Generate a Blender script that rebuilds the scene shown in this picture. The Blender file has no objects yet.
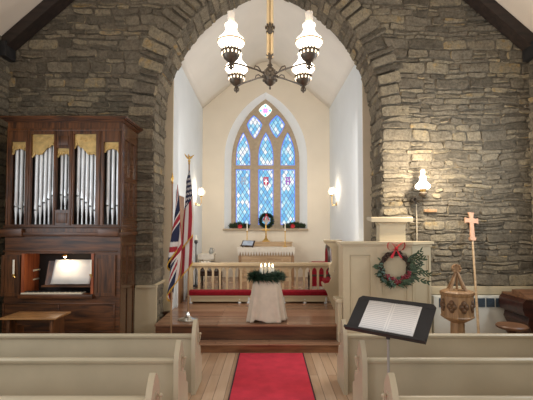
import bpy, bmesh, math, random
from mathutils import Vector, Matrix, noise
random.seed(7)
R_ = random.uniform
pi = math.pi
scene = bpy.context.scene
C = scene.collection

# ------------------------------------------------------------------ camera
H = 1.9
PITCH = math.radians(2.2)
F = 400.0
CX, CY = 269.0, 227 - F * math.tan(PITCH)
cam_d = bpy.data.cameras.new('camera')
cam = bpy.data.objects.new('camera', cam_d)
C.objects.link(cam)
cam.location = (0, 0, H)
cam.rotation_euler = (pi / 2 + PITCH, 0, 0)
cam_d.sensor_width = 36
cam_d.lens = F / 533 * 36
cam_d.shift_x = (266.5 - CX) / 533
cam_d.shift_y = (CY - 200) / 533
cam_d.clip_start = .05
scene.camera = cam
scene.view_settings.view_transform = 'Standard'
scene.view_settings.look = 'None'
scene.view_settings.gamma = 1
scene.view_settings.use_curve_mapping = False
scene.view_settings.exposure = 0.35


def at(px, py, Y):
    """a point of the photograph taken to the place's own depth Y (metres)"""
    u = (px - CX) / F
    v = (CY - py) / F
    s = Y / (math.cos(PITCH) - math.sin(PITCH) * v)
    return Vector((u * s, Y, H + s * (math.sin(PITCH) + math.cos(PITCH) * v)))


def ax(px, Y, py=227):
    return at(px, py, Y).x


def az(py, Y):
    return at(CX, py, Y).z


# ------------------------------------------------------------------ materials
def srgb(r, g, b):
    def c(x):
        x /= 255
        return x / 12.92 if x <= .04045 else ((x + .055) / 1.055) ** 2.4
    return (c(r), c(g), c(b), 1)


def new_mat(name):
    m = bpy.data.materials.new(name)
    m.use_nodes = True
    nt = m.node_tree
    return m, nt, nt.nodes['Principled BSDF']


def N(nt, t, **kw):
    n = nt.nodes.new(t)
    for k, v in kw.items():
        if k in n.inputs:
            n.inputs[k].default_value = v
        else:
            setattr(n, k, v)
    return n


def ramp(nt, stops):
    r = nt.nodes.new('ShaderNodeValToRGB')
    e = r.color_ramp.elements
    while len(e) < len(stops):
        e.new(.5)
    for i, (p, c) in enumerate(stops):
        e[i].position = p
        e[i].color = c
    return r


def mat(name, col, rough=.5, metal=0, var=.12, scale=6, bump=0, bscale=40, stretch=(1, 1, 1), spec=.5, sheen=0):
    m, nt, b = new_mat(name)
    tc = N(nt, 'ShaderNodeTexCoord')
    mp = N(nt, 'ShaderNodeMapping')
    mp.inputs['Scale'].default_value = stretch
    nt.links.new(tc.outputs['Object'], mp.inputs['Vector'])
    nz = N(nt, 'ShaderNodeTexNoise', Scale=scale, Detail=5)
    nt.links.new(mp.outputs[0], nz.inputs['Vector'])
    lo = tuple(c * (1 - var * 1.6) for c in col[:3]) + (1,)
    hi = tuple(min(1, c * (1 + var)) for c in col[:3]) + (1,)
    r = ramp(nt, [(.3, lo), (.7, hi)])
    nt.links.new(nz.outputs[0], r.inputs[0])
    nt.links.new(r.outputs[0], b.inputs['Base Color'])
    b.inputs['Roughness'].default_value = rough
    b.inputs['Metallic'].default_value = metal
    b.inputs['Specular IOR Level'].default_value = spec
    if sheen:
        b.inputs['Sheen Weight'].default_value = sheen
    if bump:
        n2 = N(nt, 'ShaderNodeTexNoise', Scale=bscale, Detail=4)
        nt.links.new(mp.outputs[0], n2.inputs['Vector'])
        bp = N(nt, 'ShaderNodeBump', Strength=bump, Distance=.01)
        nt.links.new(n2.outputs[0], bp.inputs['Height'])
        nt.links.new(bp.outputs[0], b.inputs['Normal'])
    return m


def wood(name, dark, light, axis='z', scale=9, rough=.4):
    st = {'x': (.12, 1, 1), 'y': (1, .12, 1), 'z': (1, 1, .12)}[axis]
    m, nt, b = new_mat(name)
    tc = N(nt, 'ShaderNodeTexCoord')
    mp = N(nt, 'ShaderNodeMapping')
    mp.inputs['Scale'].default_value = st
    nt.links.new(tc.outputs['Object'], mp.inputs['Vector'])
    nz = N(nt, 'ShaderNodeTexNoise', Scale=scale * 3, Detail=6, Distortion=.6)
    nt.links.new(mp.outputs[0], nz.inputs['Vector'])
    r = ramp(nt, [(.3, dark), (.72, light)])
    nt.links.new(nz.outputs[0], r.inputs[0])
    nt.links.new(r.outputs[0], b.inputs['Base Color'])
    b.inputs['Roughness'].default_value = rough
    bp = N(nt, 'ShaderNodeBump', Strength=.08, Distance=.01)
    nt.links.new(nz.outputs[0], bp.inputs['Height'])
    nt.links.new(bp.outputs[0], b.inputs['Normal'])
    return m


def plank_mat(name, cols, pw, rough, axis='y', length=2.2):
    """floor boards: width pw across, running along axis"""
    m, nt, b = new_mat(name)
    tc = N(nt, 'ShaderNodeTexCoord')
    mp = N(nt, 'ShaderNodeMapping')
    if axis == 'y':
        mp.inputs['Rotation'].default_value = (0, 0, pi / 2)
    nt.links.new(tc.outputs['Object'], mp.inputs['Vector'])
    br = N(nt, 'ShaderNodeTexBrick', Scale=1.0)
    br.offset = .37
    br.inputs['Brick Width'].default_value = length
    br.inputs['Row Height'].default_value = pw
    br.inputs['Mortar Size'].default_value = .004
    br.inputs['Mortar Smooth'].default_value = .3
    br.inputs['Color1'].default_value = (0, 0, 0, 1)
    br.inputs['Color2'].default_value = (1, 1, 1, 1)
    br.inputs['Mortar'].default_value = (.5, .5, .5, 1)
    nt.links.new(mp.outputs[0], br.inputs['Vector'])
    mp2 = N(nt, 'ShaderNodeMapping')
    mp2.inputs['Scale'].default_value = (1, .08, 1) if axis == 'y' else (.08, 1, 1)
    nt.links.new(tc.outputs['Object'], mp2.inputs['Vector'])
    nz = N(nt, 'ShaderNodeTexNoise', Scale=22.0, Detail=6, Distortion=.4)
    nt.links.new(mp2.outputs[0], nz.inputs['Vector'])
    mx = N(nt, 'ShaderNodeMix', data_type='FLOAT')
    mx.inputs[0].default_value = .55
    nt.links.new(br.outputs['Color'], mx.inputs[2])
    nt.links.new(nz.outputs[0], mx.inputs[3])
    r = ramp(nt, [(.15, cols[0]), (.5, cols[1]), (.85, cols[2])])
    nt.links.new(mx.outputs[0], r.inputs[0])
    dk = N(nt, 'ShaderNodeMix', data_type='RGBA', blend_type='MULTIPLY')
    nt.links.new(br.outputs['Fac'], dk.inputs[0])
    nt.links.new(r.outputs[0], dk.inputs[6])
    dk.inputs[7].default_value = (.35, .3, .28, 1)
    nt.links.new(dk.outputs[2], b.inputs['Base Color'])
    b.inputs['Roughness'].default_value = rough
    bp = N(nt, 'ShaderNodeBump', Strength=.15, Distance=.004)
    nt.links.new(nz.outputs[0], bp.inputs['Height'])
    nt.links.new(bp.outputs[0], b.inputs['Normal'])
    return m


def emit(name, col, strength):
    m, nt, b = new_mat(name)
    b.inputs['Base Color'].default_value = col
    b.inputs['Emission Color'].default_value = col
    b.inputs['Emission Strength'].default_value = strength
    return m


def stone_mat(name, stops, bump=.9):
    m, nt, b = new_mat(name)
    geo = N(nt, 'ShaderNodeNewGeometry')
    tc = N(nt, 'ShaderNodeTexCoord')
    nz = N(nt, 'ShaderNodeTexNoise', Scale=7.0, Detail=8, Roughness=.65)
    nt.links.new(tc.outputs['Object'], nz.inputs['Vector'])
    mx = N(nt, 'ShaderNodeMix', data_type='FLOAT')
    mx.inputs[0].default_value = .5
    nt.links.new(geo.outputs['Random Per Island'], mx.inputs[2])
    nt.links.new(nz.outputs[0], mx.inputs[3])
    r = ramp(nt, stops)
    nt.links.new(mx.outputs[0], r.inputs[0])
    sp = N(nt, 'ShaderNodeTexNoise', Scale=26.0, Detail=6, Roughness=.7)
    nt.links.new(tc.outputs['Object'], sp.inputs['Vector'])
    r2 = ramp(nt, [(.35, (.5, .48, .45, 1)), (.6, (1.08, 1.06, 1.02, 1))])
    nt.links.new(sp.outputs[0], r2.inputs[0])
    ml = N(nt, 'ShaderNodeMix', data_type='RGBA', blend_type='MULTIPLY')
    ml.inputs[0].default_value = .8
    nt.links.new(r.outputs[0], ml.inputs[6])
    nt.links.new(r2.outputs[0], ml.inputs[7])
    nt.links.new(ml.outputs[2], b.inputs['Base Color'])
    b.inputs['Roughness'].default_value = .9
    b.inputs['Specular IOR Level'].default_value = .25
    bp = N(nt, 'ShaderNodeBump', Strength=bump, Distance=.03)
    nt.links.new(sp.outputs[0], bp.inputs['Height'])
    nt.links.new(bp.outputs[0], b.inputs['Normal'])
    return m


M = {}
M['stone'] = stone_mat('rubble stone', [(.20, srgb(98, 92, 81)), (.42, srgb(126, 118, 104)), (.62, srgb(142, 133, 116)), (.74, srgb(158, 147, 124)), (.80, srgb(172, 148, 106))])
M['mortar'] = mat('dark mortar', srgb(110, 102, 88), .95, var=.3, scale=14, bump=.6, bscale=60)
M['plaster'] = mat('cream plaster', srgb(232, 222, 204), .85, var=.02, scale=2, bump=.03)
M['vault'] = mat('pale vault plaster', srgb(230, 225, 216), .9, var=.02, scale=2)
M['plaster_white'] = mat('white plaster', srgb(224, 229, 232), .85, var=.02, scale=2, bump=.03)
M['plaster_trim'] = mat('lamplit beige plaster', srgb(205, 190, 165), .8, var=.03, scale=3)  # warm light of the nave lamps is mixed into this beige
M['ceil'] = mat('nave ceiling plaster', srgb(226, 214, 198), .9, var=.02, scale=2)
M['beam'] = wood('dark stained timber', srgb(30, 24, 22), srgb(56, 44, 38), 'x', 6, .6)
M['cream'] = mat('cream gloss paint', srgb(194, 179, 149), .38, var=.05, scale=3, bump=.04, bscale=25)
M['rail'] = mat('golden beige rail paint', srgb(188, 167, 132), .4, var=.06, scale=4)
M['pew'] = mat('pew paint', srgb(186, 173, 147), .42, var=.06, scale=2.5, bump=.05, bscale=22)
M['mahog'] = wood('mahogany', srgb(46, 26, 13), srgb(118, 72, 37), 'z', 7, .42)
M['mahogx'] = wood('mahogany rails', srgb(44, 25, 13), srgb(114, 69, 36), 'x', 7, .42)
M['mahog_side'] = wood('polished mahogany side', srgb(52, 32, 22), srgb(112, 74, 48), 'z', 7, .2)
M['mahog_side'].node_tree.nodes['Principled BSDF'].inputs['Coat Weight'].default_value = .6
M['lid'] = wood('worn brown lid wood', srgb(82, 54, 36), srgb(128, 90, 62), 'x', 7, .45)
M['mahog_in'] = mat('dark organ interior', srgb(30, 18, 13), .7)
M['oak'] = wood('honey oak', srgb(172, 142, 106), srgb(206, 178, 142), 'x', 7, .45)
M['oak_z'] = wood('font oak', srgb(122, 92, 64), srgb(176, 138, 98), 'z', 9, .45)
M['carve'] = wood('shadowed carving oak', srgb(84, 60, 40), srgb(120, 88, 60), 'z', 9, .6)  # shade of the sunk carving painted as a darker oak
M['bench'] = wood('bench oak', srgb(120, 82, 46), srgb(176, 128, 78), 'x', 8, .35)
M['darkwood'] = wood('dark chair wood', srgb(32, 20, 15), srgb(66, 42, 30), 'z', 8, .4)
M['piano'] = wood('dark rosewood', srgb(40, 20, 16), srgb(72, 38, 28), 'x', 6, .3)
M['tin'] = mat('silvered pipe metal', srgb(238, 241, 243), .34, .25, var=.06, scale=4)
M['gold'] = mat('gilded carving', srgb(206, 174, 112), .45, .4, var=.16, scale=14, bump=.3, bscale=70)
M['brass'] = mat('polished brass', srgb(205, 165, 92), .28, .9, var=.06)
M['palebrass'] = mat('pale lacquered brass', srgb(236, 210, 164), .45, .2, var=.05)
M['iron'] = mat('dark bronze', srgb(98, 88, 76), .42, .45, var=.2, scale=30)
M['silver'] = mat('polished silver metal', srgb(215, 212, 204), .2, .95, var=.03)
M['red'] = mat('red velvet', srgb(134, 20, 34), .9, var=.12, scale=20, bump=.1, spec=.2)
M['carpet'] = mat('red carpet pile', srgb(216, 68, 86), .95, var=.09, scale=5, bump=.5, bscale=260, spec=.1)
M['carpet_edge'] = mat('dark carpet binding', srgb(70, 34, 42), .9, var=.1)
M['linen'] = mat('white linen', srgb(222, 214, 200), .85, var=.04, scale=12, bump=.15, bscale=90)
M['drape'] = mat('natural linen drape', srgb(205, 190, 170), .9, var=.05, scale=10, bump=.2, bscale=120)
M['fir'] = mat('fir needles', srgb(34, 62, 40), .6, var=.5, scale=40)
M['leaf'] = mat('broad green leaves', srgb(60, 80, 54), .5, var=.45, scale=30)
M['twig'] = mat('brown twigs', srgb(62, 44, 34), .8, var=.4, scale=60, bump=.5)
M['berry'] = mat('dark red berries', srgb(118, 22, 34), .45, var=.25, scale=30)
M['ribbon'] = mat('red ribbon', srgb(196, 30, 46), .5, var=.12, scale=12)
M['black'] = mat('black metal', srgb(44, 44, 46), .5, .1, var=.15)
M['steel'] = mat('grey steel tube', srgb(168, 168, 162), .45, .4, var=.05)
M['wax'] = mat('white candle wax', srgb(244, 238, 222), .5, var=.02)
M['ivory'] = mat('ivory keys', srgb(226, 218, 196), .35, var=.03)
M['frame_stone'] = mat('tan tracery stone', srgb(180, 162, 138), .8, var=.08, scale=14, bump=.15)
M['rad'] = mat('white radiator enamel', srgb(212, 212, 202), .45, var=.03)
M['grille'] = mat('slate grille', srgb(58, 72, 84), .6, var=.2, scale=40)
M['navy'] = mat('navy cloth', srgb(20, 26, 58), .8, var=.1)
M['flagred'] = mat('red bunting', srgb(146, 24, 36), .8, var=.08)
M['flagwhite'] = mat('white bunting', srgb(200, 190, 182), .8, var=.05)
M['fringe'] = mat('gold fringe', srgb(206, 160, 60), .7, var=.3, scale=60)
M['purple'] = mat('muted violet cloth', srgb(120, 84, 120), .8)
M['bluepage'] = mat('blue grey book pages', srgb(172, 186, 206), .7, var=.1)
M['copper'] = mat('rosy oak cross', srgb(198, 150, 116), .45, var=.1, scale=20)
M['floor'] = plank_mat('nave boards', (srgb(164, 130, 100), srgb(186, 154, 124), srgb(204, 176, 148)), .125, .42, 'y')
M['floor2'] = plank_mat('chancel boards', (srgb(122, 88, 66), srgb(152, 114, 88), srgb(178, 140, 112)), .09, .2, 'x')
M['step'] = wood('worn step boards', srgb(92, 58, 38), srgb(150, 104, 70), 'x', 5, .28)
M['riser'] = wood('dark riser boards', srgb(66, 40, 26), srgb(112, 72, 46), 'x', 5, .35)
M['shade'] = emit('lit opal lamp shade', (1, .88, .72, 1), 4.5)
M['shade_dim'] = emit('lit lamp bowl glass', (1, .8, .55, 1), 2.2)
M['flame'] = emit('candle flame', (1, .72, .36, 1), 14.0)
M['bulb'] = emit('small lit bulb', (1, .8, .55, 1), 40.0)


def glass_clear(name):
    m, nt, b = new_mat(name)
    b.inputs['Base Color'].default_value = (1, .97, .92, 1)
    b.inputs['Roughness'].default_value = .05
    b.inputs['Transmission Weight'].default_value = 1
    b.inputs['IOR'].default_value = 1.1
    return m


M['clear'] = glass_clear('clear lamp glass')
_m, _nt, _b = new_mat('thin lamp chimney glass')
_b.inputs['Base Color'].default_value = (1, .96, .9, 1)
_b.inputs['Roughness'].default_value = .15
_b.inputs['Alpha'].default_value = .4
_b.inputs['Subsurface Weight'].default_value = 0
M['chimney'] = _m
M['globe'] = _m.copy()
M['globe'].name = 'clear globe glass'
M['globe'].node_tree.nodes['Principled BSDF'].inputs['Alpha'].default_value = .14


def window_glass():
    m, nt, b = new_mat('leaded blue window glass')
    tc = N(nt, 'ShaderNodeTexCoord')
    sx = N(nt, 'ShaderNodeSeparateXYZ')
    nt.links.new(tc.outputs['Object'], sx.inputs[0])

    def math_(op, a, bb):
        n = N(nt, 'ShaderNodeMath', operation=op)
        for i, q in enumerate((a, bb)):
            if q is None:
                continue
            if isinstance(q, (int, float)):
                n.inputs[i].default_value = q
            else:
                nt.links.new(q, n.inputs[i])
        return n.outputs[0]
    xa = math_('DIVIDE', sx.outputs['X'], .118)
    zb = math_('DIVIDE', sx.outputs['Z'], .19)
    u = math_('ADD', xa, zb)
    v = math_('SUBTRACT', xa, zb)
    fu = math_('ABSOLUTE', math_('SUBTRACT', math_('FRACT', u, None), .5), None)
    fv = math_('ABSOLUTE', math_('SUBTRACT', math_('FRACT', v, None), .5), None)
    mxx = math_('MAXIMUM', fu, fv)
    lead = math_('GREATER_THAN', mxx, .435)
    # one tint per diamond pane
    cmb = N(nt, 'ShaderNodeCombineXYZ')
    nt.links.new(math_('FLOOR', u, None), cmb.inputs[0])
    nt.links.new(math_('FLOOR', v, None), cmb.inputs[1])
    wn = N(nt, 'ShaderNodeTexWhiteNoise')
    nt.links.new(cmb.outputs[0], wn.inputs['Vector'])
    nz = N(nt, 'ShaderNodeTexNoise', Scale=1.9, Detail=3)
    nt.links.new(tc.outputs['Object'], nz.inputs['Vector'])
    mx = N(nt, 'ShaderNodeMix', data_type='FLOAT')
    mx.inputs[0].default_value = .72
    nt.links.new(wn.outputs[0], mx.inputs[2])
    nt.links.new(nz.outputs[0], mx.inputs[3])
    r = ramp(nt, [(.30, srgb(70, 166, 230)), (.46, srgb(112, 206, 242)), (.54, srgb(180, 230, 246)), (.62, srgb(250, 253, 252))])
    nt.links.new(mx.outputs[0], r.inputs[0])
    col = N(nt, 'ShaderNodeMix', data_type='RGBA')
    nt.links.new(lead, col.inputs[0])
    nt.links.new(r.outputs[0], col.inputs[6])
    col.inputs[7].default_value = srgb(44, 70, 140)
    nt.links.new(col.outputs[2], b.inputs['Emission Color'])
    b.inputs['Emission Strength'].default_value = .78
    nt.links.new(col.outputs[2], b.inputs['Base Color'])
    b.inputs['Base Color'].default_value = (.1, .1, .1, 1)
    for l in list(b.inputs['Base Color'].links):
        nt.links.remove(l)
    b.inputs['Roughness'].default_value = .3
    return m


M['glass'] = window_glass()
M['glass_border'] = emit('violet border glass', srgb(96, 120, 214), .8)
M['glass_pink'] = emit('pink roundel glass', srgb(236, 130, 190), .9)
M['glass_white'] = emit('pale glass', srgb(226, 238, 236), .95)
M['glass_red'] = emit('ruby glass', srgb(150, 28, 60), .7)
M['glass_grey'] = emit('grey painted glass', srgb(120, 130, 150), .8)
M['glass_plum'] = emit('plum glass', srgb(120, 70, 150), .8)
M['glass_teal'] = emit('teal glass', srgb(90, 190, 190), .9)


def sheet_mat():
    m, nt, b = new_mat('printed music paper')
    tc = N(nt, 'ShaderNodeTexCoord')
    sx = N(nt, 'ShaderNodeSeparateXYZ')
    nt.links.new(tc.outputs['UV'], sx.inputs[0])

    def math_(op, a, bb=None):
        n = N(nt, 'ShaderNodeMath', operation=op)
        for i, q in enumerate((a, bb)):
            if q is None:
                continue
            if isinstance(q, (int, float)):
                n.inputs[i].default_value = q
            else:
                nt.links.new(q, n.inputs[i])
        return n.outputs[0]
    row = math_('FRACT', math_('MULTIPLY', sx.outputs['Y'], 17.0))
    band = math_('LESS_THAN', math_('ABSOLUTE', math_('SUBTRACT', row, .5)), .28)
    col = math_('FRACT', math_('MULTIPLY', sx.outputs['X'], 2.0))
    inner = math_('LESS_THAN', math_('ABSOLUTE', math_('SUBTRACT', col, .5)), .43)
    nz = N(nt, 'ShaderNodeTexNoise', Scale=60.0, Detail=3)
    nt.links.new(tc.outputs['UV'], nz.inputs['Vector'])
    ink = math_('MULTIPLY', math_('MULTIPLY', band, inner), math_('ADD', nz.outputs[0], .15))
    gut = math_('LESS_THAN', math_('ABSOLUTE', math_('SUBTRACT', sx.outputs['X'], .5)), .008)
    tot = math_('MAXIMUM', ink, math_('MULTIPLY', gut, .5))
    mx = N(nt, 'ShaderNodeMix', data_type='RGBA')
    nt.links.new(tot, mx.inputs[0])
    mx.inputs[6].default_value = srgb(238, 234, 230)
    mx.inputs[7].default_value = srgb(196, 194, 194)
    nt.links.new(mx.outputs[2], b.inputs['Base Color'])
    b.inputs['Roughness'].default_value = .7
    return m


M['sheet'] = sheet_mat()


# ------------------------------------------------------------------ mesh builder
ORG = {}


class MB:
    def __init__(self):
        self.v, self.f, self.mi, self.m, self.uv = [], [], [], 0, None

    def add(self, vs, fs, m=None):
        o = len(self.v)
        self.v += [Vector(p) for p in vs]
        for f in fs:
            self.f.append(tuple(i + o for i in f))
            self.mi.append(self.m if m is None else m)
        return self

    def box(self, x0, x1, y0, y1, z0, z1, b=0):
        x0, x1 = sorted((x0, x1)); y0, y1 = sorted((y0, y1)); z0, z1 = sorted((z0, z1))
        bm = bmesh.new()
        bmesh.ops.create_cube(bm, size=1)
        for v in bm.verts:
            v.co = Vector(((x0 + x1) / 2 + v.co.x * (x1 - x0), (y0 + y1) / 2 + v.co.y * (y1 - y0), (z0 + z1) / 2 + v.co.z * (z1 - z0)))
        if b:
            bmesh.ops.bevel(bm, geom=bm.edges[:], offset=min(b, (x1 - x0) * .45, (y1 - y0) * .45, (z1 - z0) * .45), segments=2, affect='EDGES', profile=.6)
        self.addbm(bm)
        return self

    def addbm(self, bm, mtx=None):
        bm.verts.index_update()
        self.add([(mtx @ v.co) if mtx else v.co.copy() for v in bm.verts], [[v.index for v in f.verts] for f in bm.faces])
        bm.free()
        return self

    def tube(self, pts, r, n=8, caps=True):
        pts = [Vector(p) for p in pts]
        rs = r if isinstance(r, (list, tuple)) else [r] * len(pts)
        vs, fs = [], []
        up = None
        for i, p in enumerate(pts):
            d = (pts[min(i + 1, len(pts) - 1)] - pts[max(i - 1, 0)]).normalized()
            if up is None:
                up = Vector((0, 0, 1)) if abs(d.z) < .9 else Vector((0, 1, 0))
            a = d.cross(up)
            if a.length < 1e-5:
                a = d.cross(Vector((1, 0, 0)))
            a.normalize()
            b = a.cross(d).normalized()
            up = b
            for k in range(n):
                t = 2 * pi * k / n
                vs.append(p + (a * math.cos(t) + b * math.sin(t)) * rs[i])
        for i in range(len(pts) - 1):
            for k in range(n):
                k2 = (k + 1) % n
                fs.append((i * n + k, i * n + k2, (i + 1) * n + k2, (i + 1) * n + k))
        if caps:
            fs.append(tuple(range(n))[::-1])
            fs.append(tuple((len(pts) - 1) * n + k for k in range(n)))
        return self.add(vs, fs)

    def cyl(self, p0, p1, r0, r1=None, n=12):
        return self.tube([p0, p1], [r0, r0 if r1 is None else r1], n)

    def lathe(self, c, prof, n=24, mtx=None, a0=0.0):
        c = Vector(c)
        vs, fs = [], []
        for r, z in prof:
            for k in range(n):
                t = 2 * pi * k / n + a0
                q = Vector((r * math.cos(t), r * math.sin(t), z))
                vs.append(c + (mtx @ q if mtx else q))
        m = len(prof)
        for i in range(m - 1):
            for k in range(n):
                k2 = (k + 1) % n
                fs.append((i * n + k, i * n + k2, (i + 1) * n + k2, (i + 1) * n + k))
        fs.append(tuple(range(n))[::-1])
        fs.append(tuple((m - 1) * n + k for k in range(n)))
        return self.add(vs, fs)

    def ell(self, c, rx, ry=None, rz=None, n=10):
        ry = rx if ry is None else ry
        rz = rx if rz is None else rz
        bm = bmesh.new()
        bmesh.ops.create_uvsphere(bm, u_segments=n, v_segments=max(4, n // 2 + 1), radius=1)
        return self.addbm(bm, Matrix.Translation(c) @ Matrix.Diagonal((rx, ry, rz, 1)))

    def plate(self, outer, holes, fn, w0, w1):
        """2-D outline with holes, extruded from w0 to w1; fn(u, v, w) -> point"""
        bm = bmesh.new()
        loops, edges = [], []
        for lp in [outer] + list(holes):
            vs = [bm.verts.new((p[0], p[1], 0)) for p in lp]
            loops.append(vs)
            edges += [bm.edges.new((vs[i], vs[(i + 1) % len(vs)])) for i in range(len(vs))]
        bmesh.ops.triangle_fill(bm, use_beauty=True, use_dissolve=False, edges=edges)
        bm.verts.index_update()
        flat = [(v.co.x, v.co.y) for v in bm.verts]
        n = len(flat)
        tris = [[v.index for v in f.verts] for f in bm.faces]
        lps = [[v.index for v in l] for l in loops]
        bm.free()
        vs = [fn(u, v, w0) for u, v in flat] + [fn(u, v, w1) for u, v in flat]
        fs = [tuple(t) for t in tris] + [tuple(i + n for i in reversed(t)) for t in tris]
        for l in lps:
            for i in range(len(l)):
                a, b = l[i], l[(i + 1) % len(l)]
                fs.append((a, b, b + n, a + n))
        return self.add(vs, fs)

    def grid(self, fn, nu, nv, matfn=None, closed_u=False):
        vs = [fn(i / nu, j / nv) for j in range(nv + 1) for i in range(nu + 1)]
        o = len(self.v)
        self.v += [Vector(p) for p in vs]
        for j in range(nv):
            for i in range(nu):
                a = o + j * (nu + 1) + i
                self.f.append((a, a + 1, a + nu + 2, a + nu + 1))
                self.mi.append(matfn((i + .5) / nu, (j + .5) / nv) if matfn else self.m)
        return self

    def build(self, name, mats, parent=None, recalc=True, smooth=True, org=None, solid=0):
        o0 = Vector(org) if org is not None else (ORG.get(parent.name, Vector()) if parent else Vector())
        me = bpy.data.meshes.new(name)
        me.from_pydata([v - o0 for v in self.v], [], self.f)
        if not isinstance(mats, (list, tuple)):
            mats = [mats]
        for m in mats:
            me.materials.append(m)
        me.polygons.foreach_set('material_index', self.mi)
        bm = bmesh.new()
        bm.from_mesh(me)
        if recalc:
            bmesh.ops.recalc_face_normals(bm, faces=bm.faces[:])
        if smooth:
            for f in bm.faces:
                f.smooth = True
            for e in bm.edges:
                if len(e.link_faces) == 2 and e.calc_face_angle(0) > .6:
                    e.smooth = False
        bm.to_mesh(me)
        bm.free()
        o = bpy.data.objects.new(name, me)
        C.objects.link(o)
        if parent:
            o.parent = parent
            ORG[o.name] = o0
        elif org is not None:
            o.location = o0
        if solid:
            md = o.modifiers.new('thickness', 'SOLIDIFY')
            md.thickness = solid
            md.offset = 0
        return o


def thing(name, label, cat, loc=(0, 0, 0), group=None, world=True):
    """Empty at a thing's base. world=True: its parts are written in world coordinates."""
    o = bpy.data.objects.new(name, None)
    C.objects.link(o)
    o.empty_display_size = .1
    o.location = loc
    o['label'] = label
    o['category'] = cat
    if group:
        o['group'] = group
    ORG[o.name] = Vector(loc) if world else Vector()
    return o


def tag(o, label, cat, group=None):
    o['label'] = label
    o['category'] = cat
    if group:
        o['group'] = group
    return o


def struct(o):
    o['kind'] = 'structure'
    return o


def copy_tree(o, parent=None):
    c = o.copy()
    C.objects.link(c)
    c.parent = parent
    for ch in [q for q in bpy.data.objects if q.parent == o]:
        copy_tree(ch, c)
    return c


XZ = lambda Y: (lambda u, v, w: (u, Y + w, v))      # outline in X,Z; thickness along Y
YZ = lambda X: (lambda u, v, w: (X + w, u, v))      # outline in Y,Z; thickness along X
XY = lambda Z: (lambda u, v, w: (u, v, Z + w))


def rect(x0, x1, z0, z1):
    return [(x0, z0), (x1, z0), (x1, z1), (x0, z1)]


def pointed(xc, hw, z0, zs, e, n=10):
    """pointed arch outline: straight to the springing zs, then two arcs of radius hw+e"""
    R = hw + e
    pts = [(xc - hw, z0), (xc + hw, z0)]
    a1 = math.acos(e / R)
    for k in range(n + 1):
        a = a1 * k / n
        pts.append((xc - e + R * math.cos(a), zs + R * math.sin(a)))
    for k in range(n - 1, -1, -1):
        a = a1 * k / n
        pts.append((xc + e - R * math.cos(a), zs + R * math.sin(a)))
    return pts


# ================================================================== SETTING
NW = 4.40            # nave half width
WY0, WY1 = 6.70, 7.36  # arch wall front and back faces
AC, AHW, AE, AZS = -.02, 1.92, .70, 3.75
AR = AHW + AE
ZC = .376            # chancel floor
ZS = .53             # sanctuary floor
YB = 11.0            # chancel end wall
CLX0, CLX1 = ax(172, WY1), ax(202, YB)
CRX0, CRX1 = ax(364, WY1), ax(330, YB)

struct(MB().box(-NW - .2, NW + .2, -2.5, WY1, -.12, 0).build('floor', M['floor']))
# chancel platform, cut back behind the pulpit
mb = MB().plate([(-1.78, 6.34), (1.08, 6.34), (1.08, WY0 + .1), (2.2, WY0 + .1), (2.2, YB + .4), (-2.2, YB + .4), (-2.2, WY1), (-1.78, WY1)], [], XY(0), .002, ZC - .03)
struct(mb.build('trim_1', M['riser']))
mb = MB().plate([(-1.79, 6.315), (1.09, 6.315), (1.09, WY0 + .1), (2.2, WY0 + .1), (2.2, YB + .4), (-2.2, YB + .4), (-2.2, WY1), (-1.79, WY1)], [], XY(0), ZC - .03, ZC)
struct(mb.build('floor.001', M['floor2']))
mb = MB().box(-1.78, 1.08, 6.12, 6.34, .002, .115)
struct(mb.build('trim_2', M['step']))
struct(MB().box(-1.79, 1.09, 6.095, 6.34, .115, .14, .006).build('trim_3', M['floor2']))
mb = MB().box(ax(189, 8.42), 1.9, 8.42, YB + .2, ZC + .001, ZS)
struct(mb.build('floor.002', M['floor2']))

# --- rubble arch wall: mortar body with the opening, then every stone face
ceil_z = lambda x: 8.96 - .9 * abs(x)
arch = pointed(AC, AHW, -.1, AZS, AE, 16)
out = [(-NW - .2, -.1), (AC - AHW, -.1)] + [arch[0]][:0]
ring = arch[2:]                       # right spring .. apex .. left spring
outline = [(-NW - .2, -.1), (AC - AHW, -.1)] + list(reversed(ring)) + [(AC + AHW, -.1), (NW + .2, -.1), (NW + .2, ceil_z(NW + .2)), (0, 8.96), (-NW - .2, ceil_z(NW + .2))]
wf = struct(MB().plate(outline, [], XZ(WY0), 0, WY1 - WY0).build('wall_front', M['mortar'], smooth=False))


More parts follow.
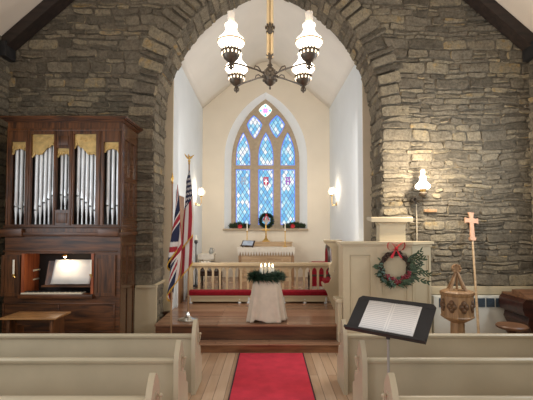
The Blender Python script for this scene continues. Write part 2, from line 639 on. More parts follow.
def stone(mb, quad, fn, prot=.024, nu=5, nv=4, bev=.014):
    """one stone face over a jittered quad [(u,v)*4 anticlockwise]; fn(u, v, d)"""
    q = [Vector((a, b)) for a, b in quad]
    w = ((q[1] - q[0]).length + (q[2] - q[3]).length) / 2
    h = ((q[3] - q[0]).length + (q[2] - q[1]).length) / 2
    if w < .02 or h < .015:
        return
    nu = max(3, min(9, int(w / .06) + 2))
    bu, bv = min(.3, bev / w), min(.3, bev / h)
    us = [0, bu] + [bu + (1 - 2 * bu) * i / (nu - 1) for i in range(1, nu - 1)] + [1 - bu, 1]
    vsn = [0, bv] + [bv + (1 - 2 * bv) * i / (nv - 1) for i in range(1, nv - 1)] + [1 - bv, 1]
    tilt_u, tilt_v = R_(-.014, .014), R_(-.014, .014)
    base = prot * R_(.6, 1.25)
    ph = R_(0, 99)
    vs, fs = [], []
    for j, b in enumerate(vsn):
        for i, a in enumerate(us):
            p = (q[0] * (1 - a) + q[1] * a) * (1 - b) + (q[3] * (1 - a) + q[2] * a) * b
            edge = i in (0, len(us) - 1) or j in (0, len(vsn) - 1)
            if edge:
                d = -.004
            else:
                d = base + tilt_u * (a - .5) * 2 + tilt_v * (b - .5) * 2 + R_(-.007, .007)
                p = p + Vector((math.sin(ph + a * w * 22), math.cos(ph * 2 + b * 9 + a * w * 17))) * .005
            # round the corners
            if edge or True:
                ca = min(a, 1 - a) * w
                cb = min(b, 1 - b) * h
                if ca < .022 and cb < .022:
                    c = (q[0] + q[1] + q[2] + q[3]) / 4
                    p = p + (c - p).normalized() * min(.013, h * .13)
            vs.append(fn(p.x, p.y, d))
    n = len(us)
    for j in range(len(vsn) - 1):
        for i in range(n - 1):
            fs.append((j * n + i, j * n + i + 1, (j + 1) * n + i + 1, (j + 1) * n + i))
    mb.add(vs, fs)


def warp(u, v):
    """coursing of rubble wanders up and down"""
    return noise.noise((u * 1.3, v * 1.1, 3.7)) * .05 + noise.noise((u * 4.1, v * 3.3, 9.1)) * .022


def front(u, v, d):
    k = min(1, max(0, (abs(u - AC) - 1.95) / .3)) if v < AZS else 1
    return (u + .03 * k * noise.noise((u * 2.3, v * 5.2, 1.3)), WY0 - d - .014 * noise.noise((u * 9, v * 13, 5.5)) * (1 if d > 0 else 0), v + warp(u, v))
sw = MB()
z = -.02
while z < 7.0:
    h = random.choice([.055, .07, .08, .09, .10, .11, .13, .15, .18])
    z1 = z + h
    zm = (z + z1) / 2
    for s in (-1, 1):
        def xin(zz):
            if zz < AZS:
                return AHW - AE * 0
            dd = (AR + .34) ** 2 - (zz - AZS) ** 2
            return max(0, math.sqrt(dd) - AE) if dd > 0 else 0
        a0, a1 = xin(z), xin(z1)
        xmax = min(NW + .05, (8.96 - z1) / .9)
        x = 0
        first = True
        while True:
            L = R_(.12, .50) * (1.2 if h > .12 else 1)
            if first and zm < AZS:
                L = R_(.28, .55)
            lo0 = (a0 if first else a0 + x)
            base0, base1 = a0 + x, a1 + x
            n0, n1 = base0 + L, base1 + L
            if zm >= AZS:             # slanting start eases back to vertical joints
                n0 = n1 = (base0 + base1) / 2 + L
                if not first:
                    base0 = base1 = prev
                prev = n0
            else:
                if first:
                    prev = n0
                else:
                    base0 = base1 = prev
                    n0 = n1 = prev + L
                    prev = n0
            if base0 > xmax:
                break
            n0, n1 = min(n0, xmax + .1), min(n1, xmax + .1)
            g = R_(.0, .005)
            j = lambda: R_(-.016, .016)
            qd = [(base0 + g, z + g + j()), (n0 - g + j(), z + g + j()), (n1 - g + j(), z1 - g + j()), (base1 + g, z1 - g + j())]
            # now and then split a tall stone into two thin ones
            parts = [qd]
            if h > .14 and random.random() < .3 and not first:
                t = R_(.4, .6)
                ml = (qd[0][0] * (1 - t) + qd[3][0] * t, qd[0][1] * (1 - t) + qd[3][1] * t)
                mr = (qd[1][0] * (1 - t) + qd[2][0] * t, qd[1][1] * (1 - t) + qd[2][1] * t)
                parts = [[qd[0], qd[1], (mr[0], mr[1] - .006), (ml[0], ml[1] - .006)], [(ml[0], ml[1] + .006), (mr[0], mr[1] + .006), qd[2], qd[3]]]
            for pq in parts:
                if s < 0:
                    pq = [(2 * AC * 0 + -(p[0]) + AC, p[1]) for p in (pq[1], pq[0], pq[3], pq[2])]
                else:
                    pq = [(p[0] + AC, p[1]) for p in pq]
                stone(sw, pq, front)
            first = False
            x += L
    z = z1
sw.build('stonework', M['stone'], wf, recalc=False)


def arch_pt(s, th, r):
    """point of the arch curve on side s (-1 left), th from 0 at springing; r radius"""
    x = -AE + r * math.cos(th)
    zz = AZS + r * math.sin(th)
    return (AC + s * max(0, x), zz)


TH = math.acos(AE / AR)
av = MB()
for s in (-1, 1):
    th = 0.0
    while th < TH + .02:
        dth = R_(.08, .21) / AR
        t1 = min(th + dth, TH + .06)
        ro = AR + R_(.34, .52)
        g = .003
        q = [arch_pt(s, th + g, AR - .005), arch_pt(s, th + g, ro), arch_pt(s, t1 - g, ro), arch_pt(s, t1 - g, AR - .005)]
        if s < 0:
            q = [q[1], q[0], q[3], q[2]]
        stone(av, q, lambda u, v, d: (u, WY0 - d, v), prot=.058, bev=.018)
        th = t1
    # soffit stones and jamb stones: v runs along the curve, u through the wall
    def soff(u, v, d, s=s):
        if v < 0:
            x, zz, nx, nz_ = AHW, AZS + v, -1, 0
        else:
            t = v / AR
            x, zz = -AE + AR * math.cos(t), AZS + AR * math.sin(t)
            nx, nz_ = -math.cos(t), -math.sin(t)
        return (AC + s * (x + nx * d), u, zz + nz_ * d)
    v = -AZS - .02
    while v < TH * AR:
        dv = R_(.09, .2)
        v1 = min(v + dv, TH * AR + .02)
        u = WY0 - .015
        while u < WY1 - .02:
            L = R_(.2, .5)
            u1 = u + L
            if WY1 - u1 < .14:
                u1 = WY1
            g = .006
            stone(av, [(u + g, v + g), (u1 - g, v + g + R_(-.01, .01)), (u1 - g, v1 - g + R_(-.008, .008)), (u + g, v1 - g)], soff, prot=.022)
            u = u1
        v = v1
av.build('arch_stones', M['stone'], wf, recalc=False)

# --- nave side walls, ceiling, rafters
for nm, s in (('wall_left', -1), ('wall_right', 1)):
    w = struct(MB().box(s * NW, s * (NW + .2), -2.5, WY0, -.02, ceil_z(NW) + .05).build(nm, M['mortar'], smooth=False))
    st = MB()
    z = 1.05
    while z < 5.2:
        h = random.choice([.09, .12, .15, .18])
        y = 4.6 + R_(-.1, .1)
        while y < WY0 - .02:
            L = R_(.2, .6)
            y1 = min(y + L, WY0 - .02)
            stone(st, [(y + .007, z + .006), (y1 - .007, z + .006 + R_(-.01, .01)), (y1 - .007, z + h - .006), (y + .007, z + h - .006 + R_(-.01, .01))], lambda u, v, d, s=s: (s * (NW - d), u, v))
            y = y1
        z += h
    st.build('stonework', M['stone'], w, recalc=False)
mb = MB()
for s in (-1, 1):
    mb.plate([(s * (NW + .3), ceil_z(NW + .3)), (0, 8.96), (0, 9.11), (s * (NW + .3), ceil_z(NW + .3) + .15)], [], XZ(-2.5), 0, WY0 + 2.5)
struct(mb.build('ceiling', M['ceil'], smooth=False))
for s, nm in ((-1, 'left'), (1, 'right')):
    t = thing('roof_rafter', 'dark timber rafter sloping along the stone wall at the upper ' + nm, 'beam', (s * 4.2, 6.5, 4.9), 'roof rafters')
    mb = MB()
    d = .235
    mb.plate([(s * 4.37, ceil_z(4.37) - .01), (0, 8.945), (0, 8.945 - d), (s * 4.37, ceil_z(4.37) - d)], [], XZ(6.42), 0, .235)
    mb.build('beam', M['beam'], t)
    MB().box(s * 4.395, s * 4.28, 6.38, 6.66, 4.68, 4.93, .015).build('corbel', M['black'], t)

# --- dado on the stone wall left and right of the arch
t = struct(MB().box(ax(136.5, 6.66), ax(157, 6.62), 6.61, 6.675, 0, az(288, 6.62)).build('trim_4', M['cream']))
mb = MB().box(ax(136.5, 6.6), ax(157.5, 6.6), 6.57, 6.67, az(288, 6.6), az(285.3, 6.6), .008)
mb.box(AC - AHW - .02, AC - AHW + .04, 6.60, WY1 + .02, az(288, 6.6), az(285.3, 6.6), .008)
mb.build('cap', M['cream'], t)
# plaster returns where the arch meets the chancel walls, warm lamplight in their beige
for nm, s, x in (('trim_5', -1, CLX0), ('trim_6', 1, CRX0)):
    mb = MB().box(x, AC + s * (AHW + .12), WY1 + .012, WY1 + .05, ZC, 5.0)
    o = struct(mb.build(nm, M['plaster_trim']))
    MB().box(x - s * .01, AC + s * (AHW - .0), WY1 - .06, WY1 + .012, ZC, az(281, WY1), .01).build('base_block', M['cream'], o)
wr = struct(MB().box(2.48, NW, 6.62, 6.675, 0, az(294.5, 6.62)).build('trim_7', M['cream']))
MB().box(2.48, NW, 6.58, 6.67, az(294.5, 6.6), az(286.5, 6.6), .02).build('cap', M['cream'], wr)

# --- chancel walls and vault
TE = 5.2
th_ = .15


def wallquad(x0, y0, x1, y1, s, z1, holes=()):
    L = math.hypot(x1 - x0, y1 - y0)
    dx, dy = (x1 - x0) / L, (y1 - y0) / L
    fn = lambda u, v, w: (x0 + dx * u + s * abs(dy) * w, y0 + dy * u + 0 * w, v)
    return MB().plate(rect(0, L, ZC - .05, z1), holes, fn, 0, th_), fn, L


mb, fnL, LL = wallquad(CLX0, WY1 + .05, CLX1, YB, -1, TE + .1)
wl = struct(mb.build('wall_left.001', M['plaster_white'], smooth=False))
mb, fnR, LR = wallquad(CRX0, WY1 + .05, CRX1, YB, 1, TE + .1)
struct(mb.build('wall_right.001', M['plaster_white'], smooth=False))
# vault: straight slopes with a softly rounded ridge
prof = []
for k in range(25):
    q = -1 + 2 * k / 24
    rise = 1.55 * (1 - abs(q))
    rise = rise if rise < 1.05 else 1.05 + .28 * math.sin(min(1, (rise - 1.05) / .5) * pi / 2)
    prof.append((q, TE + rise))


def vault(u, v):
    i = u * 24
    k = min(23, int(i))
    fr = i - k
    q = prof[k][0] * (1 - fr) + prof[k + 1][0] * fr
    zz = prof[k][1] * (1 - fr) + prof[k + 1][1] * fr
    y = WY1 + .03 + (YB + .1 - WY1 - .03) * v
    xl = CLX0 + (CLX1 - CLX0) * v - .02
    xr = CRX0 + (CRX1 - CRX0) * v + .02
    return ((xl + xr) / 2 + q * (xr - xl) / 2, y, zz)


struct(MB().grid(vault, 24, 8).build('ceiling.001', M['vault'], solid=.04))

# end wall with the splayed window recess
YW = 11.32
wc = (ax(224.2, YB) + ax(307.4, YB)) / 2
whw = (ax(307.4, YB) - ax(224.2, YB)) / 2
wsp = az(158, YB)
wap = az(92.3, YB)
wz0 = az(229, YB)
we = ((wap - wsp) ** 2 - whw ** 2) / (2 * whw)
outer_open = pointed(wc, whw, wz0, wsp, we, 14)
fc = (ax(232.2, YW) + ax(298.6, YW)) / 2
fhw = (ax(298.6, YW) - ax(232.2, YW)) / 2
fsp = az(163, YW)
fap = az(100.3, YW)
fe = ((fap - fsp) ** 2 - fhw ** 2) / (2 * fhw)
inner_open = pointed(fc, fhw, wz0, fsp, fe, 14)
gable = [(CLX1 - .15, ZC - .05), (CRX1 + .15, ZC - .05), (CRX1 + .15, TE)] + [((CLX1 + CRX1) / 2 - q * (CRX1 - CLX1) / 2, zz + .06) for q, zz in prof] + [(CLX1 - .15, TE)]
mb = MB().plate(gable, [outer_open], XZ(YB), 0, .02)
we_ = struct(mb.build('wall_back', M['plaster'], smooth=False))
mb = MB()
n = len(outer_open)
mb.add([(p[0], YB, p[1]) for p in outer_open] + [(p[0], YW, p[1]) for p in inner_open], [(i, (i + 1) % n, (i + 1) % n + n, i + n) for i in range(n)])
mb.build('splay', mat('daylit white reveal', srgb(242, 246, 248), .8, var=.01), we_)  # daylight on the reveal is put into this cool bright white
MB().box(ax(223, YB), ax(308, YB), YB - .09, YB + .03, az(230.6, YB - .09), az(228.6, YB - .09), .012).build('sill', M['frame_stone'], we_)

# --- the window
win = bpy.data.objects.new('window_1', None)
C.objects.link(win)
struct(win)
win.location = (fc, YW, wz0)
ORG[win.name] = Vector(win.location)


def lancet(px0, px1, y0, y1, ysp):
    xc, hw = (ax(px0, YW) + ax(px1, YW)) / 2, (ax(px1, YW) - ax(px0, YW)) / 2
    rise = az(y0, YW) - az(ysp, YW)
    e = (rise * rise - hw * hw) / (2 * hw)
    return pointed(xc, hw, az(y1, YW), az(ysp, YW), e, 8)


def pxpoly(pts):
    return [(at(a, b, YW).x, at(a, b, YW).z) for a, b in pts]


def curved(pts, bulge, n=5):
    """polygon whose sides bow outwards"""
    res = []
    c = Vector((sum(p[0] for p in pts) / len(pts), sum(p[1] for p in pts) / len(pts)))
    for i, p in enumerate(pts):
        a, b = Vector(p), Vector(pts[(i + 1) % len(pts)])
        m = (a + b) / 2
        d = (m - c).normalized() * bulge[i % len(bulge)]
        for k in range(n):
            t = k / n
            q = a * (1 - t) + b * t + d * 4 * t * (1 - t)
            res.append((q.x, q.y))
    return res


holes = []
for a, b in ((235.9, 250.2), (258.3, 273.4), (280.6, 295)):
    holes.append(lancet(a, b, 132.3, 165.6, 157))
    holes.append(pxpoly([(a, 224.8), (b, 224.8), (b, 169.4), (a, 169.4)]))
kite_l = curved([(253.7, 115.3), (246.8, 124.6), (254.6, 139.4), (262.4, 124.6)], [.8, 1.2, 1.2, .8])
kite_r = curved([(277, 115.0), (268.8, 124.4), (276.6, 138.6), (285, 124.4)], [.8, 1.2, 1.2, .8])
top_q = curved([(265.4, 103.8), (258.6, 110.4), (265.4, 117.6), (272.2, 110.4)], [.8])
holes += [pxpoly(kite_l), pxpoly(kite_r), pxpoly(top_q)]
fo = pointed(fc, fhw + .02, wz0 - .0, fsp, fe, 14)
MB().plate(fo, holes, XZ(YW), -.05, .07).build('tracery', M['frame_stone'], win)
gl = MB().plate(pointed(fc, fhw - .06, wz0 + .05, fsp, fe, 14), [], XZ(YW), .02, .035).build('glass', M['glass'], win)
mb = MB()
for h_ in holes[:8]:
    c = Vector((sum(p[0] for p in h_) / len(h_), sum(p[1] for p in h_) / len(h_)))
    n = len(h_)
    inner = []
    for p in h_:
        d = c - Vector(p)
        ln = d.length
        inner.append(Vector(p) + Vector((d.x * (.021 / max(.05, abs(d.x)) if abs(d.x) > .04 else .1), d.y * (.021 / max(.05, abs(d.y)) if abs(d.y) > .06 else .1))))
    mb.add([(p[0], YW + .012, p[1]) for p in h_] + [(p.x, YW + .012, p.y) for p in inner], [(i, (i + 1) % n, (i + 1) % n + n, i + n) for i in range(n)])
mb.build('border_glass', M['glass_border'], win)
q = at(265.4, 110.6, YW)
mb = MB()
mb.m = 0
mb.plate(pxpoly(top_q), [], XZ(YW), .008, .012)
mb.m = 1
for k in range(4):
    a = pi / 4 + k * pi / 2
    mb.cyl((q.x + .045 * math.cos(a), YW + .002, q.z + .045 * math.sin(a)), (q.x + .045 * math.cos(a), YW + .009, q.z + .045 * math.sin(a)), .04, n=14)
mb.m = 2
for a, b in ((-.13, 0), (.13, 0), (0, -.13), (0, .13)):
    mb.cyl((q.x + a, YW + .001, q.z + b), (q.x + a, YW + .007, q.z + b), .035, n=10)
mb.build('roundel', [M['glass_white'], M['glass_pink'], M['glass_teal']], win)
for px, kk in ((243.4, 'grey'), (266, 'red'), (288, 'plum')):
    mb = MB()
    p = at(px, 181.5, YW)
    w, h_ = .075, .125
    if kk == 'red':
        mb.m = 0
        mb.plate([(p.x - w, p.z + h_ * .5), (p.x + w, p.z + h_ * .5), (p.x + w, p.z - h_ * .5), (p.x, p.z - h_), (p.x - w, p.z - h_ * .5)], [], XZ(YW), .003, .01)
        mb.box(p.x - w, p.x + w, YW + .003, YW + .01, p.z + h_ * .62, p.z + h_ * 1.0)
        mb.m = 1
        mb.box(p.x - .012, p.x + .012, YW - .001, YW + .009, p.z - h_ * .7, p.z + h_ * .45)
        mb.box(p.x - w * .7, p.x + w * .7, YW - .001, YW + .009, p.z - .01, p.z + .014)
        mb.build('emblem', [M['glass_red'], M['glass_white']], win)
    else:
        mb.box(p.x - w * .75, p.x - w * .3, YW + .003, YW + .01, p.z - h_ * .8, p.z + h_ * .8)
        mb.box(p.x + w * .3, p.x + w * .75, YW + .003, YW + .01, p.z - h_ * .8, p.z + h_ * .8)
        mb.box(p.x - w, p.x + w, YW + .002, YW + .009, p.z - .014, p.z + .02)
        mb.box(p.x - w, p.x + w, YW + .002, YW + .009, p.z + h_ * .72, p.z + h_)
        mb.build('emblem', M['glass_grey' if kk == 'grey' else 'glass_plum'], win)

# --- vestry door in the left chancel wall
def wl_pt(y, z, d):
    f = (y - WY1) / (YB - WY1)
    return (CLX0 + (CLX1 - CLX0) * f + d, y, z)


door = bpy.data.objects.new('door_1', None)
C.objects.link(door)
struct(door)
door.location = wl_pt(8.1, ZC, 0)
ORG[door.name] = Vector(door.location)
dz = az(196, 8.0)
fnD = lambda u, v, w: wl_pt(u, v, w)
MB().plate(rect(7.74, 8.40, ZC + .001, dz), [], fnD, .004, .02).build('door_leaf', wood('door oak', srgb(112, 80, 52), srgb(160, 120, 84), 'z', 6, .5), door)
MB().plate([(7.64, ZC + .001), (7.74, ZC + .001), (7.74, dz), (8.40, dz), (8.40, ZC + .001), (8.50, ZC + .001), (8.50, dz + .1), (7.64, dz + .1)], [], fnD, .003, .045).build('door_frame', M['plaster_white'], door)

# ================================================================== NAVE FURNITURE
# --- carpet
cx0, cx1 = -.455, .52
cw = MB()
cxl, cxr = ax(239.3, 6.09, 352), ax(303.2, 6.09, 352)
cw.box(cxl + .012, cxr - .012, -1.5, 6.075, .002, .014, .004)
cp = thing('carpet_runner', 'red carpet runner lying along the aisle up to the step', 'carpet', ((cxl + cxr) / 2, 3, 0))
cw.build('pile', M['carpet'], cp)
mb = MB()
for a, b in ((cxl - .004, cxl + .014), (cxr - .014, cxr + .004)):
    mb.box(a, b, -1.5, 6.075, .002, .016, .003)
mb.build('binding', M['carpet_edge'], cp)

# --- pews (local coordinates: X from aisle outwards, Y forward, Z up)
END = [(0, 0), (0, .66), (.03, .725), (.08, .795), (.115, .824), (.15, .80), (.198, .745), (.226, .685), (.228, .48), (.238, .452), (.255, .458), (.275, .478), (.315, .47), (.345, .43), (.36, .385), (.352, .345), (.40, .33), (.445, .30), (.45, .26), (.44, 0)]


def make_pew(side, length):
    """side -1: runs to -X from the aisle end"""
    s = side
    t = thing('pew', '', 'pew', (0, 0, 0), 'cream painted pews', world=False)
    MB().plate(END, [], YZ(0), 0, s * .046).build('end_panel', M['pew'], t)
    e2 = MB().plate(END, [], YZ(s * length), 0, s * .046).build('end_panel', M['pew'], t)
    x0, x1 = s * .046, s * length
    mb = MB().box(x0, x1, .075, .098, .0, .635)
    mb.build('back_panel', M['pew'], t)
    mb = MB()
    prof = [(.055, .618), (.045, .635), (.046, .652), (.06, .664), (.085, .668), (.108, .66), (.115, .64), (.108, .62)]
    mb.plate(prof, [], YZ(x0), 0, x1 - x0)
    mb.build('top_rail', M['pew'], t)
    MB().box(x0, x1, .10, .42, .35, .38, .008).build('seat', M['pew'], t)
    mb = MB()
    mb.tube([(s * -.012, .13, .66), (s * -.028, .13, .645), (s * -.03, .13, .60), (s * -.016, .13, .56)], .009, 6)
    mb.box(s * -.006, s * .0, .11, .15, .53, .68, .004)
    mb.ell((s * -.03, .13, .655), .017, n=8)
    mb.build('candle_bracket', M['pew'], t)
    return t


pl = make_pew(-1, 3.2)
pr = make_pew(1, 3.2)
lab = {(-1, 0): 'cream pew left of the aisle, nearest the organ and the step',
       (-1, 1): 'cream pew left of the aisle, between the front pew and the nearest one',
       (-1, 2): 'cream pew left of the aisle, only its pointed end and rail showing at the bottom',
       (1, 0): 'cream pew right of the aisle, nearest the pulpit and font',
       (1, 1): 'cream pew right of the aisle, second row, directly behind the front pew',
       (1, 2): 'cream pew right of the aisle, lowest and nearest, hiding the music stand foot'}
for s, proto, X in ((-1, pl, -.836), (1, pr, .847)):
    for k, Y in enumerate((4.60, 3.745, 2.885)):
        o = proto if k == 0 else copy_tree(proto)
        o.location = (X + (.016 * k if s > 0 else 0), Y, 0)
        o['label'] = lab[(s, k)]

# --- music stand
BL = Vector((.665, 3.56, 1.012))
dirw = Vector((.757, -.653, 0)).normalized()
nn = Vector((-dirw.y, dirw.x, 0))
tau = math.radians(47)
upv = (Vector((0, 0, 1)) * math.cos(tau) + nn * math.sin(tau)).normalized()
nf = dirw.cross(upv).normalized()       # away from the reader
if nf.y < 0:
    nf = -nf
DW, DH = .70, .365
BL = at(345.6, 327.6, 3.56)


def desk(u, v, w):
    return BL + dirw * u + upv * v + nf * w


sc_ = desk(DW * .5, .1, .03)
ms = thing('music_stand', 'black music stand with tilted desk standing between the right pews', 'music stand', (sc_.x, sc_.y + .03, 0))
o_ = .03
mb = MB().plate([(0, 0), (DW, 0), (DW, DH - o_), (DW - o_, DH), (o_, DH), (0, DH - o_)], [], desk, 0, .006)
mb.plate(rect(.0, DW, DH * .86, DH * .875), [], desk, -.002, .001)
mb.build('desk', M['black'], ms)
mb = MB().plate(rect(0, DW, -.014, .0), [], desk, -.036, .006)
mb.plate(rect(0, DW, -.014, .006), [], desk, -.040, -.034)
mb.build('lip', M['black'], ms)
mb = MB().tube([desk(DW * .5, .12, .008), desk(DW * .5, .1, .05), (sc_.x + .01, sc_.y + .03, 1.0), (sc_.x + .01, sc_.y + .03, .12)], .011, 10)
mb.build('shaft', M['steel'], ms)
mb = MB().cyl((sc_.x + .01, sc_.y + .03, .95), (sc_.x + .01, sc_.y + .03, .98), .018)
mb.build('collar', M['black'], ms)
for k in range(3):
    a = pi / 2 + k * 2 * pi / 3
    mb = MB().tube([(sc_.x + .01, sc_.y + .03, .20), (sc_.x + .01 + .06 * math.cos(a), sc_.y + .03 + .06 * math.sin(a), .16), (sc_.x + .01 + .15 * math.cos(a), sc_.y + .03 + .15 * math.sin(a), .012)], .009, 6)
    mb.build('leg', M['black'], ms)
u0, u1, v0, v1 = .115, .59, .002, .318
mb = MB()
mb.grid(lambda a, b: desk(u0 + (u1 - u0) * a, v0 + (v1 - v0) * b, -.004 - .006 * abs(math.sin(a * 2 * pi)) * .6), 20, 2)
sh = tag(mb.build('sheet_music', M['sheet'], None, org=desk(.36, .006, 0), solid=.002), 'open double page of printed music resting on the black stand', 'sheet music')
uvl = sh.data.uv_layers.new(name='UVMap')
for p in sh.data.polygons:
    for li in p.loop_indices:
        vi = sh.data.loops[li].vertex_index
        uvl.data[li].uv = ((vi % 21) / 20, (vi // 21) / 2)

# ================================================================== PIPE ORGAN
OY = 5.93
OX0, OX1 = ax(5.5, OY), ax(120.6, OY)
OYB = 6.655
px = lambda x: ax(x - .8, OY, 185)
pz = lambda y: az(y, OY)
org_ = thing('pipe_organ', 'tall mahogany pipe organ with silver pipes standing against the left stone wall', 'organ', ((OX0 + OX1) / 2, 6.3, 0))
zmid = pz(233)
ztop = pz(121)
holes_px = [(11, 25.5, 141.5, 224.5), (31, 53.8, 134, 224.5), (56.6, 69.2, 148, 209.8), (73.6, 96.2, 133.8, 224.5), (103.8, 119.0, 141.8, 224.5)]
hol = [rect(px(a), px(b), pz(d), pz(c)) for a, b, c, d in holes_px]
mb = MB().plate(rect(OX0, OX1, zmid, ztop), hol, XZ(OY), 0, .05)
# pilasters and mouldings on the upper front
for a in (8.2, 28.2, 55.2, 71.5, 100.0, 119.9):
    mb.box(px(a - .9), px(a + .9), OY - .014, OY + .01, pz(226), pz(129), .004)
mb.box(OX0, OX1, OY - .018, OY, pz(131), pz(128.6), .005)
mb.box(px(57.5), px(68.5), OY - .012, OY, pz(145), pz(136), .004)
mb.box(px(57.5), px(68.5), OY - .012, OY, pz(223), pz(213), .004)
mb.build('front_frame', M['mahog'], org_)
mb = MB().box(OX0 + .04, OX1 - .04, OY + .30, OYB, zmid, ztop)
mb.build('swell_back', M['mahog_in'], org_)
# sides: frame with sunk panels
for s, X in ((-1, OX0), (1, OX1 - .035)):
    o1 = MB()
    y0, y1 = OY + .05, OYB
    pan = []
    for c, d in ((128, 150), (150.0, 0), (0, 0)):
        pass
    hs = [rect(OY + .13, OYB - .37, zmid + .25, zmid + .78), rect(OYB - .31, OYB - .09, zmid + .25, zmid + .78), rect(OY + .13, OYB - .37, zmid + .86, ztop - .25), rect(OYB - .31, OYB - .09, zmid + .86, ztop - .25)]
    o1.plate(rect(y0, y1, zmid, ztop), hs, YZ(X), 0, .035)
    o1.plate(rect(y0, y1, zmid, ztop), [], YZ(X + (.002 if s > 0 else .02)), 0, .012)
    o1.build('side_panel', M['mahog_side'], org_)
    o1 = MB()
    hs = [rect(OY + .13, OYB - .37, .15, .95), rect(OYB - .31, OYB - .09, .15, .95), rect(OY + .13, OYB - .37, 1.03, zmid - .2), rect(OYB - .31, OYB - .09, 1.03, zmid - .2)]
    o1.plate(rect(OY + .05, y1, 0, zmid), hs, YZ(X - .012 * (1 if s > 0 else -1)), 0, .035)
    o1.plate(rect(OY + .05, y1, 0, zmid), [], YZ(X + (.0 if s > 0 else .02)), 0, .012)
    o1.build('side_panel', M['mahog_side'], org_)
# cornice
mb = MB()
ov = .085
cpz = [(0, pz(122.2)), (.02, pz(121.5)), (.035, pz(120)), (.07, pz(119)), (ov, pz(118.2)), (ov, pz(117.3)), (0, pz(117.3))]
pv = cpz
for (d0, z0), (d1, z1_) in zip(pv[:-1], pv[1:]):
    if z1_ - z0 < .001:
        continue
    mb.box(OX0 - max(d0, d1), OX1 + max(d0, d1), OY - max(d0, d1), OYB, z0, z1_)
mb.build('cornice', M['mahogx'], org_)
# middle mouldings
mb = MB()
mb.box(OX0 - .015, OX1 + .012, OY - .03, OYB, pz(228), pz(225.2), .008)
mb.box(OX0 - .025, OX1 + .02, OY - .045, OYB, pz(236), pz(232.2), .01)
for a, b in ((2.5, 26.5), (101, 121)):
    mb.box(px(a), px(b), OY - .075, OY + .02, pz(236.5), pz(228.6), .012)
mb.build('waist_moulding', M['mahogx'], org_)
# lower front with console recess
rc = rect(px(26), px(96), pz(297), pz(253.5))
mb = MB().plate(rect(OX0, OX1, 0, zmid + .002), [rc], XZ(OY), 0, .04)
mb.box(px(6), px(119), OY - .012, OY, pz(252), pz(250.5), .004)
for a, b, c, d in ((6.8, 118, 303, 304.8), (6.8, 118, 331, 333)):
    mb.box(px(a), px(b), OY - .015, OY, pz(d), pz(c), .004)
for a in (7.5, 62, 117):
    mb.box(px(a - .9), px(a + .9), OY - .0149, OY, pz(331), pz(303), .004)
mb.build('lower_front', M['mahogx'], org_)
rx0, rx1, rz0, rz1 = px(26), px(96), pz(297), pz(253.5)
mb = MB()
mb.box(rx0, rx1, OY + .36, OY + .38, rz0, rz1)
mb.box(rx0, rx1, OY + .04, OY + .38, rz1, rz1 + .03)
mb.box(rx0, rx1, OY + .04, OY + .38, rz0 - .03, rz0)
mb.build('console_recess', M['mahog_in'], org_)
M['cheek'] = wood('red cheek wood', srgb(122, 58, 34), srgb(172, 94, 54), 'z', 7, .35)
for a, b in ((rx0 - .01, rx0 + .03), (rx1 - .03, rx1 + .01)):
    MB().box(a, b, OY - .03, OY + .36, rz0, rz1).build('cheek', M['cheek'], org_)
# keyboard
kz = pz(293.5)
mb = MB()
mb.m = 0
nk = 40
kx0, kx1 = px(26.5), px(86)
for i in range(nk):
    a = kx0 + (kx1 - kx0) * i / nk
    mb.box(a + .0008, a + (kx1 - kx0) / nk - .0008, OY - .06, OY + .09, kz, kz + .018)
mb.m = 1
for i in range(nk - 1):
    if i % 7 in (0, 1, 3, 4, 5):
        a = kx0 + (kx1 - kx0) * (i + 1) / nk
        mb.box(a - .006, a + .006, OY - .01, OY + .09, kz + .018, kz + .03)
mb.build('keyboard', [M['ivory'], M['black']], org_)
mb = MB().box(rx0 - .02, rx1 + .02, OY - .09, OY + .1, kz - .06, kz - .002, .008)
mb.box(px(50), px(58), OY - .1, OY - .088, kz - .035, kz - .015)
mb.build('key_slip', M['mahogx'], org_)
# stops, music desk
for a, b in ((36.5, 270), (34.8, 276), (35.4, 279), (93.8, 279), (93, 284)):
    p = at(a, b, OY + .28)
    MB().cyl((p.x, OY + .2, p.z), (p.x, OY + .36, p.z), .016, n=10).build('stop_knob', M['ivory'], org_)
mb = MB().plate(rect(px(44), px(93), pz(287.5), pz(262)), [], lambda u, v, w: (u, OY + .10 + w + (v - pz(285)) * .3, v), 0, .012)
mb.build('music_desk', M['mahog'], org_)
mb = MB().box(px(43), px(94), OY + .03, OY + .13, pz(287.5), pz(285.8))
mb.build('desk_ledge', M['mahogx'], org_)
for a, b, hx in ((5.5, 24, 18.5), (97.5, 118, 94.6)):
    dpx0, dpx1 = px(a), px(b)
    do = MB().plate(rect(dpx0, dpx1, pz(296), pz(255)), [rect(dpx0 + .045, dpx1 - .045, pz(296) + .05, pz(255) - .05)], XZ(OY - .032), 0, .03)
    do.box(dpx0 + .02, dpx1 - .02, OY - .022, OY - .004, pz(295), pz(256))
    dob = do.build('console_door', M['mahog'], org_)
    hb = MB()
    yy = OY - .05
    hb.cyl((px(hx), yy, pz(274)), (px(hx), yy, pz(259.5)), .013, n=10)
    hb.build('candle_tube', M['wax'], dob)
    hb = MB()
    hb.tube([(px(hx), yy, pz(274.4)), (px(hx), yy, pz(276)), (px(hx + .9), OY - .034, pz(277))], .009, 6)
    hb.cyl((px(hx), yy, pz(275)), (px(hx), yy, pz(273.6)), .02, n=10)
    hb.build('bracket', M['brass'], dob)
